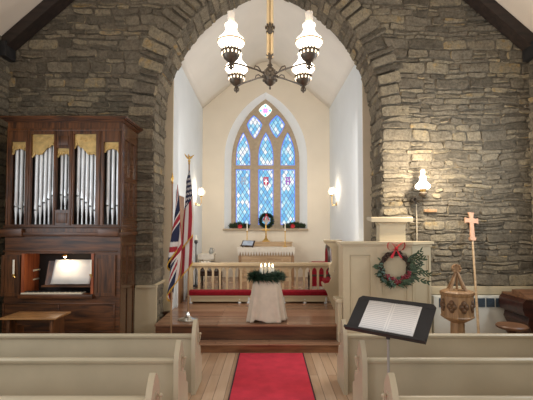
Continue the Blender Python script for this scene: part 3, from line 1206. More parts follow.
# pipes
def pipe(xp, ytop, ymouth, yfoot, r):
    X, Y = px(xp), OY + .10
    zt, zm_, zf = pz(ytop), pz(ymouth), pz(yfoot)
    mb = MB()
    mb.lathe((X, Y, 0), [(.012, zf), (r * .5, zf + (zm_ - zf) * .35), (r, zm_ - .03), (r, zm_ - .006), (r * .92, zm_), (r * .92, zm_ + .028), (r, zm_ + .034), (r, zt)], 14)
    p = mb.build('pipe', M['tin'], org_)
    m2 = MB()
    m2.box(X - r * .62, X + r * .62, Y - r * 1.02, Y - r * .7, zm_ + .001, zm_ + .016)
    m2.build('mouth', M['black'], p)
    m2 = MB()
    m2.plate([(X - r * .7, zm_ + .03), (X + r * .7, zm_ + .03), (X + r * .25, zm_ + .12), (X, zm_ + .15), (X - r * .25, zm_ + .12)], [], XZ(Y - r * 1.04), 0, .012)
    m2.build('upper_lip', M['tin'], p)


rp = .0255
for a, m_ in ((13.2, 207), (17.9, 209), (22.7, 207)):
    pipe(a, 143, m_, 224.3, rp)
for i, a in enumerate((33.4, 37.9, 42.3, 46.6, 51.0)):
    pipe(a, 140, (210.5, 206.5, 203, 199.5, 196)[i], 224.3, rp)
for a, m_ in ((59.0, 195), (63.0, 197), (66.9, 195)):
    pipe(a, 150, m_, 209.6, .021)
for i, a in enumerate((76.0, 80.4, 84.8, 89.2, 93.6)):
    pipe(a, 140, (196, 199.5, 203, 206.5, 210.5)[i], 224.3, rp)
for a, m_ in ((106.4, 206), (111.3, 209), (116.2, 206)):
    pipe(a, 143, m_, 224.3, rp)


# gilded pipe shades
def shade_plate(x0, x1, ytop, low):
    """low: list of (fraction, y) for the scrolled lower edge"""
    pts = [(px(x0), pz(ytop)), (px(x1), pz(ytop))]
    n = 24
    for k in range(n + 1):
        f = 1 - k / n
        for (f0, y0), (f1, y1) in zip(low[:-1], low[1:]):
            if f0 <= f <= f1:
                q = (f - f0) / (f1 - f0)
                q = q * q * (3 - 2 * q)
                yy = y0 * (1 - q) + y1 * q
        yy += .6 * abs(math.sin(f * pi * 6))
        pts.append((px(x0) + (px(x1) - px(x0)) * f, pz(yy)))
    mb = MB().plate(pts, [], XZ(OY + .035), 0, .02)
    # carved scrolls
    for i in range(5):
        f = (i + .5) / 5
        X = px(x0) + (px(x1) - px(x0)) * f
        Z = pz(ytop) - .06 - R_(0, .03)
        path = []
        for k in range(16):
            a = k * .55
            rr = .005 + .0017 * k
            path.append((X + rr * math.cos(a) * (1 if i % 2 else -1), OY + .033, Z + rr * math.sin(a)))
        mb.tube(path, .005, 5)
    for f, y in low:
        X = px(x0) + (px(x1) - px(x0)) * f
        mb.ell((X, OY + .034, pz(y) + .012), .016, .012, .02, 8)
    mb.build('pipe_shade', M['gold'], org_)


shade_plate(11, 25.5, 141.5, [(0, 154), (.22, 149), (.5, 148), (.78, 149), (1, 152)])
shade_plate(31, 53.8, 134, [(0, 157), (.12, 153.5), (.35, 154), (.7, 147), (.9, 144), (1, 148)])
shade_plate(56.6, 69.2, 148, [(0, 157), (.25, 153), (.5, 152.5), (.75, 153), (1, 157)])
shade_plate(73.6, 96.2, 133.8, [(0, 148), (.1, 144), (.3, 147), (.65, 154), (.88, 153.5), (1, 157)])
shade_plate(103.8, 119, 141.8, [(0, 152), (.22, 149), (.5, 148), (.78, 149), (1, 154)])
# console lamp
p = at(64.5, 256.5, OY + .02)
mb = MB().tube([(p.x, OY + .3, p.z + .03), (p.x, OY + .12, p.z + .05), (p.x, OY + .05, p.z + .03)], .008, 6)
mb.lathe((p.x, OY + .04, p.z), [(.008, .04), (.03, .03), (.05, .0)], 12)
lampo = mb.build('console_lamp', M['brass'], org_)
MB().ell((p.x, OY + .04, p.z + .006), .024, n=10).build('bulb', M['bulb'], lampo)
bo = tag(MB().grid(lambda a, b: (px(51.5) + (px(90.5) - px(51.5)) * a + .02 * b, OY + .055 + .09 * b - .012 * abs(math.sin(a * 2 * pi)), pz(284.5) + (pz(260.5) - pz(284.5)) * b), 20, 3).build('hymn_book', mat('white book pages', srgb(236, 232, 226), .7, var=.03), None, org=at(71, 284, OY + .06), solid=.006), 'open white hymn book lit by the lamp on the organ music desk', 'book')

# organ bench
by0, by1 = 5.10, 5.50
bz = az(318, by0)
bx0, bx1 = ax(2, by0), ax(57.5, by0)
bn = thing('organ_bench', 'small wooden bench with a pale worn top in front of the organ', 'bench', ((bx0 + bx1) / 2, 5.3, 0))
MB().box(bx0, bx1, by0, by1, bz - .025, bz, .006).build('seat', M['bench'], bn)
for a in (bx0 + .06, bx1 - .10):
    MB().plate([(by0 + .03, 0), (by0 + .09, 0), (by0 + .12, .16), (by1 - .12, .16), (by1 - .09, 0), (by1 - .03, 0), (by1 - .05, bz - .025), (by0 + .05, bz - .025)], [], YZ(a), 0, .035).build('leg', M['mahog'], bn)
MB().box(bx0 + .095, bx1 - .10, by0 + .17, by0 + .2, bz - .13, bz - .03).build('stretcher', M['mahogx'], bn)

# ================================================================== FLAGS
def flag(name, X, Y, z0, z1, finial, base, label, plabel):
    """pole + finial + foot; the flag itself is a thing of its own"""
    t = thing('flagpole', plabel, 'flagpole', (X, Y, z0), 'flagpoles')
    MB().cyl((X, Y, z0 + .05), (X, Y, z1), .014, .012, 10).build('pole', M['oak_z'], t)
    mb = MB()
    if base:
        mb.lathe((X, Y, z0), [(.165, 0.001), (.168, .012), (.15, .024), (.08, .04), (.045, .06), (.03, .085), (.026, .13), (.018, .14)], 28)
        mb.build('foot', M['silver'], t)
    else:
        mb.lathe((X, Y, z0), [(.13, 0.001), (.13, .015), (.05, .03), (.025, .06), (.02, .12)], 20)
        mb.build('foot', M['iron'], t)
    mb = MB()
    if finial == 'eagle':
        mb.lathe((X, Y, z1), [(.012, -.03), (.02, -.02), (.012, 0), (.022, .02), (.02, .04), (.008, .055)], 10)
        mb.ell((X, Y, z1 + .085), .02, .02, .036, 8)
        mb.ell((X - .012, Y, z1 + .125), .013, .012, .014, 8)
        for s in (-1, 1):
            mb.plate([(X + s * .008, z1 + .07), (X + s * .03, z1 + .105), (X + s * .085, z1 + .145 - s * .012), (X + s * .06, z1 + .10), (X + s * .03, z1 + .06)], [], XZ(Y), -.006, .006)
    else:
        mb.lathe((X, Y, z1), [(.012, -.03), (.02, -.015), (.012, 0), (.01, .01), (.022, .05), (.014, .09), (.002, .14)], 8)
    mb.build('finial', M['brass'], t)
    return t


fY = 6.62
fp = at(188, 320, fY)
flag('us', fp.x, fY, ZC, az(165, fY) + .04, 'eagle', True, '', 'flagpole with brass eagle and silver round foot on the chancel floor')
uX = ax(172.6, 6.02)
flag('uk', uX, 5.98, .0, az(182, 6.0), 'spear', False, '', 'shorter flagpole with spear tip holding the Union flag beside the arch')


def star_pat(u, v):
    # u along the fly, v along the hoist from the top (both 0..1)
    if u < .44 and v < 7.5 / 13:
        uu, vv = u / .44, v / (7.5 / 13)
        for r in range(9):
            cols = 6 if r % 2 == 0 else 5
            for c in range(cols):
                cx_ = (c * 2 + (1 if r % 2 == 0 else 2)) / 12
                cy_ = (r + 1) / 10
                if math.hypot((uu - cx_) * 1.4, (vv - cy_) * 1.0) < .043:
                    return 2
        return 1
    return 0 if int(v * 13) % 2 == 0 else 2


def jack_pat(u, v):
    x, y = (u - .5) * 2.0, (v - .5)          # 2:1
    if abs(x) < .1 or abs(y) < .1:
        return 0
    if abs(x) < .165 or abs(y) < .165:
        return 2
    d = abs(abs(y) - abs(x) * .5)
    if d < .04:
        return 0
    if d < .11:
        return 2
    return 1


def us_cloth(u, v):
    zt = az(163.5, fY)
    ph = v * 1.55 * 2 * pi + .71
    amp = .010 + .085 * min(1, u * 1.3 + v * .5)
    x = fp.x - .015 + amp * math.sin(ph) * .95 + .05 * u ** .7 - .045 * u * u - .012 * v
    y = fY - .006 + (amp * .8 + .0) * math.cos(ph)
    z = zt - .80 * v - u * (1.12 - .08 * v) + .03 * math.sin(ph) * u
    return (x, y - .04 * u, z)


def uk_cloth(u, v):
    zt = az(184, 6.0)
    ph = v * 1.6 * 2 * pi + 2.2
    amp = .010 + .085 * min(1, u * 1.3 + v * .4)
    x = uX + .075 + amp * math.sin(ph) * .9 + .05 * u ** .7 - .09 * u * u
    y = 5.98 - .01 + amp * .8 * math.cos(ph)
    z = zt - .78 * v - u * (1.0 - .05 * v) + .04 * math.sin(ph) * u
    return (x, y - .04 * u, z)


def flag_cloth(fn, pat, label, org):
    t = thing('flag', label, 'flag', org)
    MB().grid(fn, 120, 91, pat).build('cloth', [M['flagred'], M['navy'], M['flagwhite']], t, solid=.002)
    mb = MB()
    for k in range(120):
        v = k / 119
        a = Vector(fn(1, v))
        mb.tube([a, a + Vector((R_(-.006, .006), R_(-.004, .004), -.034))], .004, 4)
    mb.build('fringe', M['fringe'], t)


flag_cloth(us_cloth, star_pat, 'American flag with gold fringe hanging furled from the eagle topped pole', (fp.x, fY, az(165, fY)))
flag_cloth(uk_cloth, jack_pat, 'British Union flag hanging furled from the pole nearer the stone arch', (uX, 5.98, az(189, 6.0)))

# ================================================================== CHANCEL
RY = 8.30
rx0_, rx1_ = ax(190.5, RY), ax(333.5, RY)
rail = thing('altar_rail', 'cream altar rail with pointed arch openings across the chancel', 'railing', ((rx0_ + rx1_) / 2, RY, ZC))
rt0, rt1 = az(266.2, RY), az(262.6, RY)
MB().box(rx0_ - .02, rx1_ + .02, RY - .065, RY + .065, rt0, rt1, .012).build('top_rail', M['rail'], rail)
pitch_ = 7.12 * RY / F
nb = int(round((rx1_ - rx0_ - .08) / pitch_))
pitch_ = (rx1_ - rx0_ - .08) / nb
zb0, zb1 = az(289.5, RY), az(266.8, RY)
hs = []
for i in range(nb):
    xc = rx0_ + .04 + pitch_ * (i + .5)
    hs.append(pointed(xc, pitch_ * .5 - .021, zb0, zb1 - .10, .05, 6))
MB().plate(rect(rx0_, rx1_, ZC + .11, rt0), hs, XZ(RY), -.02, .02).build('arcade', M['rail'], rail)
for x in (rx0_ + .0, rx1_ - .0):
    MB().box(x - .045, x + .045, RY - .045, RY + .045, ZC, rt0, .008).build('post', M['rail'], rail)
MB().box(rx0_, rx1_, RY - .03, RY + .03, ZC + .002, ZC + .115).build('plinth', M['rail'], rail)
for nm, a, b in (('left', 188.5, 251.0), ('right', 281.5, 328)):
    x0, x1 = ax(a, 8.02), ax(b, 8.02)
    k = thing('kneeler', 'long kneeler with red cushion in front of the altar rail, %s of the draped table' % nm, 'kneeler', ((x0 + x1) / 2, 8.12, ZC), 'altar rail kneelers')
    MB().box(x0, x1, 8.0, 8.24, az(295.8, 8.0), az(291.2, 8.0), .02).build('cushion', M['red'], k)
    MB().box(x0, x1, 8.01, 8.24, az(297.2, 8.0), az(295.8, 8.0)).build('board', M['cream'], k)
    MB().box(x0 + .06, x1 - .06, 8.03, 8.05, ZC + .04, az(297.2, 8.0)).build('apron', M['cream'], k)
    for x in (x0 + .05, x1 - .05, (x0 + x1) / 2 + .4 * (1 if nm == 'left' else 0)):
        MB().lathe((x, 8.06, ZC), [(.03, 0.001), (.035, .015), (.02, .04), (.034, .08), (.022, az(297.2, 8.0) - ZC)], 10).build('foot', M['plaster_white'], k)

# --- draped table with the Advent wreath
TY = 6.62
tx = ax(266.6, TY)
zt = az(279, TY)
tbl = thing('pedestal_table', 'small pedestal table under the draped cloth at the chancel step', 'table', (tx, TY, ZC))
MB().box(tx - .19, tx + .19, TY - .15, TY + .15, zt - .03, zt - .006, .006).build('table_top', M['mahogx'], tbl)
MB().lathe((tx, TY, ZC), [(.19, .001), (.19, .03), (.06, .06), (.045, .3), (.06, .5), (.09, zt - ZC - .03)], 16).build('pedestal', M['mahog'], tbl)


def cloth_fn(u, v):
    a = u * 2 * pi
    sq = lambda c: math.copysign(abs(c) ** .55, c)
    if v < .12:
        f = v / .12
        return (tx + .215 * f * sq(math.cos(a)), TY + .175 * f * sq(math.sin(a)), zt)
    f = (v - .12) / .88
    fold = .018 * f * math.sin(a * 11 + 1.0) + .012 * f * math.sin(a * 5 + 2)
    hw = .215 + (.315 - .215) * f + fold
    hd = .175 + (.23 - .175) * f + fold
    zlow = ZC + .008 + .03 * max(0, math.cos(a * 2 + .7)) * 1 + (.035 if abs(math.sin(a + .25)) > .97 and math.sin(a) < 0 else 0)
    return (tx + hw * sq(math.cos(a)), TY + hd * sq(math.sin(a)), zt + (zlow - zt) * f)


tag(MB().grid(cloth_fn, 96, 26).build('tablecloth', M['drape'], None, org=(tx, TY, ZC), solid=.003), 'plain natural linen cloth draped to the floor under the Advent wreath', 'cloth')


def needles(mb, c, d, L, w, n=1):
    c, d = Vector(c), Vector(d).normalized()
    s = d.cross(Vector((R_(-1, 1), R_(-1, 1), R_(-1, 1))))
    s.normalize()
    mb.add([c - s * w * .4, c + s * w * .4, c + d * L * .6 + s * w * .5, c + d * L, c + d * L * .6 - s * w * .5], [(0, 1, 2, 3, 4)])


wr_ = thing('advent_wreath', 'fir wreath lying flat on the draped table around lit candles', 'wreath', (tx, TY, zt))
mb = MB()
wR = .212
zr = az(277, TY)
path = [(tx + wR * math.cos(a), TY + wR * .8 * math.sin(a), zt + .037) for a in [2 * pi * k / 32 for k in range(33)]]
MB().tube(path, .036, 8).build('ring', M['fir'], wr_)
for i in range(2600):
    a = R_(0, 2 * pi)
    b = R_(-.5, pi + .5)
    rr = .035
    ca = Vector((math.cos(a), .8 * math.sin(a), 0))
    c = Vector((tx, TY, zt + .037)) + ca * wR + (ca * math.cos(b) + Vector((0, 0, 1)) * math.sin(b)) * rr
    d = (ca * math.cos(b) + Vector((0, 0, 1)) * math.sin(b) * .7) + Vector((-math.sin(a), math.cos(a), 0)) * R_(.3, 1.2) + Vector((0, 0, R_(-1.3, .3)))
    needles(mb, c, d, R_(.055, .13), .012)
mb.build('needles', M['fir'], wr_)
can_proto = None
for i, (cxp, dy) in enumerate(((261.3, -.06), (265.3, .09), (269.2, .04), (272.6, -.05))):
    x = ax(cxp, TY + dy)
    ctop = az((266.6, 266.0, 266.2, 266.8)[i], TY + dy)
    t = thing('candle', ['leftmost short white lit candle in the Advent wreath', 'second white lit candle from the left in the Advent wreath', 'third white lit candle from the left in the Advent wreath', 'rightmost short white lit candle in the Advent wreath'][i], 'candle', (x, TY + dy, zt), 'Advent candles')
    MB().lathe((x, TY + dy, zt), [(.026, 0.006), (.026, ctop - zt - .004), (.015, ctop - zt)], 14).build('wax', M['wax'], t)
    MB().lathe((x, TY + dy, ctop), [(.004, 0), (.011, .014), (.010, .026), (.001, .05)], 8).build('flame', M['flame'], t)

# --- altar
AY0, AY1 = 10.1, 10.62
ax0, ax1 = ax(238, AY0), ax(294.6, AY0)
azt = az(247.6, AY0)
alt = thing('altar', 'wooden altar table standing beneath the stained glass window', 'altar', ((ax0 + ax1) / 2, 10.4, ZS))
MB().box(ax0, ax1, AY0, AY1, azt - .06, azt - .01, .01).build('table_top', M['oak'], alt)
for x in (ax0 + .01, ax1 - .08):
    for y in (AY0 + .02, AY1 - .09):
        MB().box(x, x + .07, y, y + .07, ZS, azt - .06, .008).build('leg', M['oak_z'], alt)
mb = MB().box(ax0 + .08, ax1 - .08, AY0 + .04, AY0 + .06, azt - .30, azt - .06)
mb.box(ax0 + .08, ax1 - .08, AY0 + .05, AY0 + .06, ZS + .12, azt - .30)
for i in range(7):
    x = ax0 + .12 + (ax1 - ax0 - .24) * i / 6
    mb.box(x - .02, x + .02, AY0 + .03, AY0 + .05, ZS + .1, azt - .30, .005)
mb.build('front_panel', M['oak'], alt)
mb = MB().box(ax0 + .02, ax1 - .02, AY0 + .03, AY1 - .03, ZS, ZS + .1)
mb.build('plinth', M['oak'], alt)
lc = thing('altar_cloth', 'white altar cloth with a pointed lace edge over the altar front', 'cloth', ((ax0 + ax1) / 2, 10.3, azt))
MB().box(ax0 - .01, ax1 + .01, AY0 - .012, AY1, azt - .009, azt, .003).build('fair_linen', M['linen'], lc)
zl = az(252.6, AY0)
pts = [(ax0 - .01, azt - .002)]
nt_ = 21
for k in range(nt_):
    x = ax0 - .01 + (ax1 - ax0 + .02) * k / nt_
    w = (ax1 - ax0 + .02) / nt_
    pts += [(x, zl + .03), (x + w * .34, zl - .075), (x + w * .62, zl - .075), (x + w * .97, zl + .03)]
pts += [(ax1 + .01, azt - .002)]
MB().plate(pts, [], XZ(AY0 - .018), 0, .005).build('lace', M['linen'], lc)
# gradine behind
gx0, gx1 = ax(253, 10.66), ax(292.5, 10.66)
gzt = az(241.8, 10.66)
gr = thing('retable_shelf', 'narrow wooden shelf behind the altar carrying the brass cross', 'shelf', ((gx0 + gx1) / 2, 10.75, ZS))
MB().box(gx0, gx1, 10.64, 10.9, gzt - .03, gzt, .006).build('shelf_board', M['oak'], gr)
MB().box(gx0 + .02, gx1 - .02, 10.66, 10.88, ZS, gzt - .03).build('riser', M['oak'], gr)
# altar cross
cX = ax(266, 10.75)
ac_ = thing('altar_cross', 'brass cross on a stepped foot in the middle of the retable', 'cross', (cX, 10.75, gzt))
mb = MB().box(cX - .1, cX + .1, 10.68, 10.82, gzt, gzt + .03, .004)
mb.lathe((cX, 10.75, gzt + .03), [(.08, 0), (.06, .03), (.035, .06), (.02, .1), (.03, .12), (.015, .14)], 14)
mb.build('foot', M['brass'], ac_)
mb = MB().box(cX - .016, cX + .016, 10.74, 10.76, gzt + .16, az(223, 10.75), .004)
zz = az(230, 10.75)
mb.box(cX - .10, cX + .10, 10.7405, 10.7595, zz - .016, zz + .016, .004)
mb.build('cross', M['brass'], ac_)
for i, cxp in enumerate((247.0, 285.2)):
    X = ax(cxp, 10.35)
    Y = 10.40
    nm = ('left', 'right')[i]
    cs = thing('candlestick', 'slim brass candlestick at the %s end of the altar' % nm, 'candlestick', (X, Y, azt), 'altar candlesticks')
    top = az(231, Y)
    MB().lathe((X, Y, azt), [(.06, 0.001), (.055, .015), (.02, .03), (.013, .06), (.02, .10), (.012, .14), (.012, top - azt - .03), (.028, top - azt - .01), (.028, top - azt)], 14).build('stem', M['brass'], cs)
    cd = thing('candle', 'tall white taper in the %s altar candlestick' % nm, 'candle', (X, Y, top), 'altar candles')
    MB().cyl((X, Y, top), (X, Y, az(223.2, Y)), .014, n=12).build('wax', M['wax'], cd)
    MB().cyl((X, Y, az(223.2, Y)), (X, Y, az(222.7, Y)), .003, n=6).build('wick', M['black'], cd)
# missal on stand
mX = ax(247.4, 10.2)
mst = thing('missal_stand', 'small dark bookstand on the left end of the altar', 'bookstand', (mX, 10.2, azt))
def tl(u, v, w):
    X_, Y_ = u, v * .62 - w * .78
    c_, s_ = math.cos(-.42), math.sin(-.42)
    return (mX + X_ * c_ - Y_ * s_, 10.22 + X_ * s_ + Y_ * c_, azt + .04 + v * .78 + w * .62)



MB().plate(rect(-.19, .17, -.02, .17), [], tl, -.012, 0).build('rest', M['darkwood'], mst)
mb = MB().plate(rect(-.19, .17, -.03, -.015), [], tl, 0, .04)
for x in (-.17, .14):
    mb.box(mX + x * .85, mX + x * .85 + .03, 10.21 - x * .45, 10.26 - x * .45, azt + .0005, azt + .05)
mb.build('ledge', M['darkwood'], mst)
tag(MB().grid(lambda a, b: tl(-.15 + .29 * a, -.012 + .155 * b, .012 + .01 * abs(math.sin(a * 2 * pi))), 16, 2).build('missal', M['bluepage'], None, org=(mX, 10.2, azt + .04), solid=.014), 'open missal with bluish pages on the altar bookstand', 'book')


# --- wreath and garlands on the sill
def leaf(mb, c, d, up, L, w):
    c, d, up = Vector(c), Vector(d).normalized(), Vector(up)
    s = d.cross(up)
    if s.length < .01:
        s = d.cross(Vector((0, 1, .1)))
    s.normalize()
    n = s.cross(d)
    p = [c, c + d * L * .3 + s * w * .5 + n * w * .15, c + d * L * .7 + s * w * .4 + n * w * .12, c + d * L, c + d * L * .7 - s * w * .4 + n * w * .12, c + d * L * .3 - s * w * .5 + n * w * .15, c + d * L * .5]
    mb.add(p, [(0, 6, 2, 1), (6, 3, 2), (0, 5, 4, 6), (6, 4, 3)])


def bow(mb, c, s, fn=None):
    """ribbon bow facing -Y at c, half width s"""
    c = Vector(c)
    for k in (-1, 1):
        path = []
        for i in range(13):
            t = i / 12
            path.append(c + Vector((k * s * math.sin(pi * t) * (.95), -.012 - .02 * math.sin(2 * pi * t), s * .55 * math.sin(2 * pi * t) * .8 + s * .35 * math.sin(pi * t))))
        vs, fs = [], []
        for p in path:
            vs += [p + Vector((0, -s * .22, 0)), p + Vector((0, s * .16, 0))]
        for i in range(12):
            fs.append((2 * i, 2 * i + 1, 2 * i + 3, 2 * i + 2))
        mb.add(vs, fs)
        w = s * .16
        mb.add([c + Vector((-w * .4, -.01, 0)), c + Vector((w * .4, -.012, 0)), c + Vector((k * s * .55 + w, -.015, -s * 1.1)), c + Vector((k * s * .55 - w, -.015, -s * 1.0))], [(0, 1, 2, 3)])
    mb.ell(c + Vector((0, -.02, 0)), s * .2, s * .14, s * .2, 8)


sillz = az(228.6, YB - .05)
wy = YB - .04
wcx = ax(266.4, wy)
sw_ = thing('window_wreath', 'round green wreath with red bow leaning on the middle of the window sill', 'wreath', (wcx, wy, sillz))
wzc = az(220.6, wy)
wr1 = .165
path = [(wcx + wr1 * math.cos(a), wy, wzc + wr1 * math.sin(a)) for a in [2 * pi * k / 28 for k in range(29)]]
MB().tube(path, .035, 8).build('ring', M['fir'], sw_)
mb = MB()
for i in range(900):
    a = R_(0, 2 * pi)
    b = R_(0, 2 * pi)
    ca = Vector((math.cos(a), 0, math.sin(a)))
    nrm = ca * math.cos(b) + Vector((0, -1, 0)) * abs(math.sin(b))
    c = Vector((wcx, wy, wzc)) + ca * wr1 + nrm * .03
    if c.z < sillz + .03:
        continue
    needles(mb, c, nrm + Vector((-math.sin(a), 0, math.cos(a))) * R_(.2, 1.2), R_(.03, .055), .012)
mb.build('needles', M['fir'], sw_)
mb = MB()
bow(mb, (wcx, wy - .06, wzc + wr1 - .01), .14)
mb.build('bow', M['ribbon'], sw_)
hh = MB()
hh.ell((wcx, wy - .01, wzc - .03), .06, .03, .075, 10)
hh.ell((wcx + .01, wy - .012, wzc + .06), .032, .028, .036, 8)
for s in (-1, 1):
    hh.plate([(wcx + s * .02, wzc + .02), (wcx + s * .09, wzc + .06), (wcx + s * .10, wzc - .02), (wcx + s * .04, wzc - .05)], [], XZ(wy - .005), -.004, .004)
hh.build('centre_ornament', M['flagwhite'], sw_)
for nm, a, b, bx, by_ in (('left', 229.5, 249, 240, 226.5), ('right', 284, 305, 292.6, 226.2)):
    x0, x1 = ax(a, wy), ax(b, wy)
    g_ = thing('sill_garland', 'low evergreen garland with red flowers on the %s end of the window sill' % nm, 'garland', ((x0 + x1) / 2, wy, sillz), 'sill garlands')
    mb = MB()
    for i in range(1000):
        f = R_(0, 1)
        c = Vector((x0 + (x1 - x0) * f, wy + R_(-.03, .04), sillz + R_(.012, .17 - .07 * abs(2 * f - 1))))
        needles(mb, c, (R_(-1, 1), R_(-.8, .3), R_(-.05, .8)), R_(.04, .075), .014)
    mb.build('needles', M['leaf'], g_)
    mb = MB().tube([(x0, wy, sillz + .03), ((x0 + x1) / 2, wy, sillz + .035), (x1, wy, sillz + .03)], .024, 6)
    mb.build('stem', M['twig'], g_)
    mb = MB()
    q = at(bx, by_, wy - .06)
    for k in range(7):
        a_ = k * 2 * pi / 7
        leaf(mb, (q.x, wy - .06, q.z), (math.cos(a_), -.4, math.sin(a_)), (0, -1, 0), .075, .05)
    mb.ell((q.x, wy - .07, q.z), .02, n=8)
    mb.build('flower', M['ribbon'], g_)

# --- wall sconces in the chancel
def sconce(bpx, bpy_, gpx, gpy, Y, nm, s):
    b = at(bpx, bpy_, Y)
    g = at(gpx, gpy, Y)
    f = (Y - WY1) / (YB - WY1)
    wx = (CLX0 + (CLX1 - CLX0) * f) if s < 0 else (CRX0 + (CRX1 - CRX0) * f)
    t = thing('wall_sconce', 'small glass wall lamp glowing on the %s chancel wall' % nm, 'lamp', (wx, Y, b.z), 'chancel wall lamps')
    mb = MB()
    mb.lathe((wx, Y, b.z), [(.045, 0), (.045, .01), (.02, .025), (.01, .03)], 12, Matrix.Rotation(-s * pi / 2, 3, 'Y'))
    mb.tube([(wx - s * .02, Y, b.z), (wx - s * .10, Y, b.z - .03), (g.x, Y, b.z + .02), (g.x, Y, g.z - .07)], .008, 6)
    mb.lathe((g.x, Y, g.z - .09), [(.01, 0), (.035, .015), (.038, .03), (.02, .035)], 12)
    mb.build('bracket', M['brass'], t)
    pr_ = [(.03, -.055), (.075, -.03), (.095, .02), (.088, .07), (.07, .10), (.06, .14)]
    mb = MB()
    vs, fs = [], []
    n = 16
    for r, z in pr_:
        for k in range(n):
            vs.append((g.x + r * math.cos(2 * pi * k / n), Y + r * math.sin(2 * pi * k / n), g.z + z))
    for i in range(len(pr_) - 1):
        for k in range(n):
            fs.append((i * n + k, i * n + (k + 1) % n, (i + 1) * n + (k + 1) % n, (i + 1) * n + k))
    mb.add(vs, fs)
    mb.build('glass_shade', M['globe'], t)
    MB().ell((g.x, Y, g.z + .01), .03, .03, .04, 10).build('bulb', M['bulb'], t)
    return Vector((g.x, Y, g.z))


SC1 = sconce(195.5, 204, 201.3, 193.5, 9.9, 'left', -1)
SC2 = sconce(337, 204.2, 331.8, 192.8, 10.0, 'right', 1)

# picture on left wall, credence table, chairs
t = thing('picture_frame', 'narrow dark framed picture on the left chancel wall beyond the flags', 'picture', wl_pt(9.2, az(226, 9.2), 0))
z0, z1 = az(239, 9.2), az(214, 9.2)
MB().plate(rect(8.95, 9.38, z0, z1), [rect(8.99, 9.34, z0 + .04, z1 - .04)], fnD, .003, .035).build('frame', M['black'], t)
MB().plate(rect(8.98, 9.35, z0 + .03, z1 - .03), [], fnD, .004, .012).build('print', M['linen'], t)
ctx0, ctx1 = ax(198.5, 10.0), ax(213.8, 10.0)
ctz = az(254.6, 10.0)
t = thing('credence_table', 'small side table by the left chancel wall behind the rail', 'table', ((ctx0 + ctx1) / 2, 10.2, ZS))
MB().box(ctx0, ctx1, 10.0, 10.4, ctz - .03, ctz, .005).build('table_top', M['cream'], t)
for x in (ctx0 + .02, ctx1 - .06):
    for y in (10.02, 10.34):
        MB().box(x, x + .04, y, y + .04, ZS, ctz - .03).build('leg', M['cream'], t)
t = tag(MB().box(ctx0 - .008, ctx1 + .008, 9.985, 10.41, ctz - .0, ctz + .006).box(ctx0 - .008, ctx1 + .008, 9.983, 9.988, ctz - .12, ctz + .004).build('table_linen', M['linen'], None, org=((ctx0 + ctx1) / 2, 10.2, ctz)), 'white linen hanging over the edge of the small side table', 'cloth')
q = at(210.4, 256, 9.95)
t = thing('pewter_jug', 'small pewter jug standing on the side table linen', 'jug', (q.x, 10.1, ctz + .006))
MB().lathe((q.x, 10.1, ctz + .006), [(.04, 0), (.055, .03), (.06, .08), (.035, .13), (.04, .16), (.03, .158)], 14).build('body', M['steel'], t)
MB().tube([(q.x + .035, 10.1, ctz + .15), (q.x + .08, 10.1, ctz + .13), (q.x + .08, 10.1, ctz + .07), (q.x + .05, 10.1, ctz + .05)], .007, 6).build('handle', M['steel'], t)
# tall dark processional torch by the wall
q = at(196, 241, 9.25)
t = thing('processional_torch', 'slim dark torch stand near the left chancel wall', 'torch', (q.x, 9.25, ZS))
mb = MB().lathe((q.x, 9.25, ZS), [(.09, .001), (.08, .02), (.02, .05), (.012, .1), (.012, 1.0), (.024, 1.02), (.013, 1.05), (.014, az(240, 9.25) - ZS - .1), (.045, az(240, 9.25) - ZS - .05), (.036, az(240, 9.25) - ZS)], 12)
mb.build('stem', M['black'], t)
MB().lathe((q.x, 9.25, az(240, 9.25)), [(.02, .001), (.02, .10), (.008, .11)], 10).build('candle_stub', M['wax'], t)


def armchair(x0, x1, y0, y1, zf, zseat, ztop_, face, wm, sm, label, cat='chair'):
    """face: +1 back at low X looking +X; -1 back at high X looking -X; 0 back at high Y"""
    t = thing('armchair', label, cat, ((x0 + x1) / 2, (y0 + y1) / 2, zf))
    for x in (x0, x1 - .05):
        for y in (y0, y1 - .05):
            mb = MB().lathe((x + .025, y + .025, zf), [(.016, .001), (.024, .06), (.018, .12), (.026, .2), (.022, zseat - zf - .06)], 8)
            mb.build('leg', wm, t)
    MB().box(x0, x1, y0, y1, zseat - .07, zseat - .02, .01).build('seat_frame', wm, t)
    MB().box(x0 + .02, x1 - .02, y0 + .02, y1 - .02, zseat - .022, zseat + .05, .025).build('seat_cushion', sm, t)
    bx = (x0, x0 + .05) if face > 0 else (x1 - .05, x1)
    mb = MB()
    pts_ = pointed((y0 + y1) / 2, (y1 - y0) / 2, zseat - .02, ztop_ - .2, .02, 8)
    inn = pointed((y0 + y1) / 2, (y1 - y0) / 2 - .06, zseat + .08, ztop_ - .24, .02, 8)
    mb.plate(pts_, [inn], YZ(bx[0]), 0, bx[1] - bx[0])
    mb.build('backrest_frame', wm, t)
    MB().plate(inn, [], YZ(bx[0] + .008), -.012, .05).build('backrest_upholstery', sm, t)
    for y in (y0 + .02, y1 - .02):
        a, b = (x0 + .02, x1 - .03)
        MB().tube([(a, y, zseat + .19), ((a + b) / 2, y, zseat + .20), (b, y, zseat + .17), (b, y, zseat + .14), (b - .02, y, zseat - .03)], .02, 8).build('arm', wm, t)
    return t


armchair(ax(199, 9.0), ax(221, 9.0), 8.85, 9.35, ZS, ZS + .36, az(267, 9.0), 1, M['darkwood'], M['darkwood'], 'dark carved wooden armchair behind the left half of the altar rail')
for i, (a, b) in enumerate(((203.2, 271.5), (210, 270.5), (216.4, 273))):
    p = at(a, b, 8.8)
    zt_ = p.z
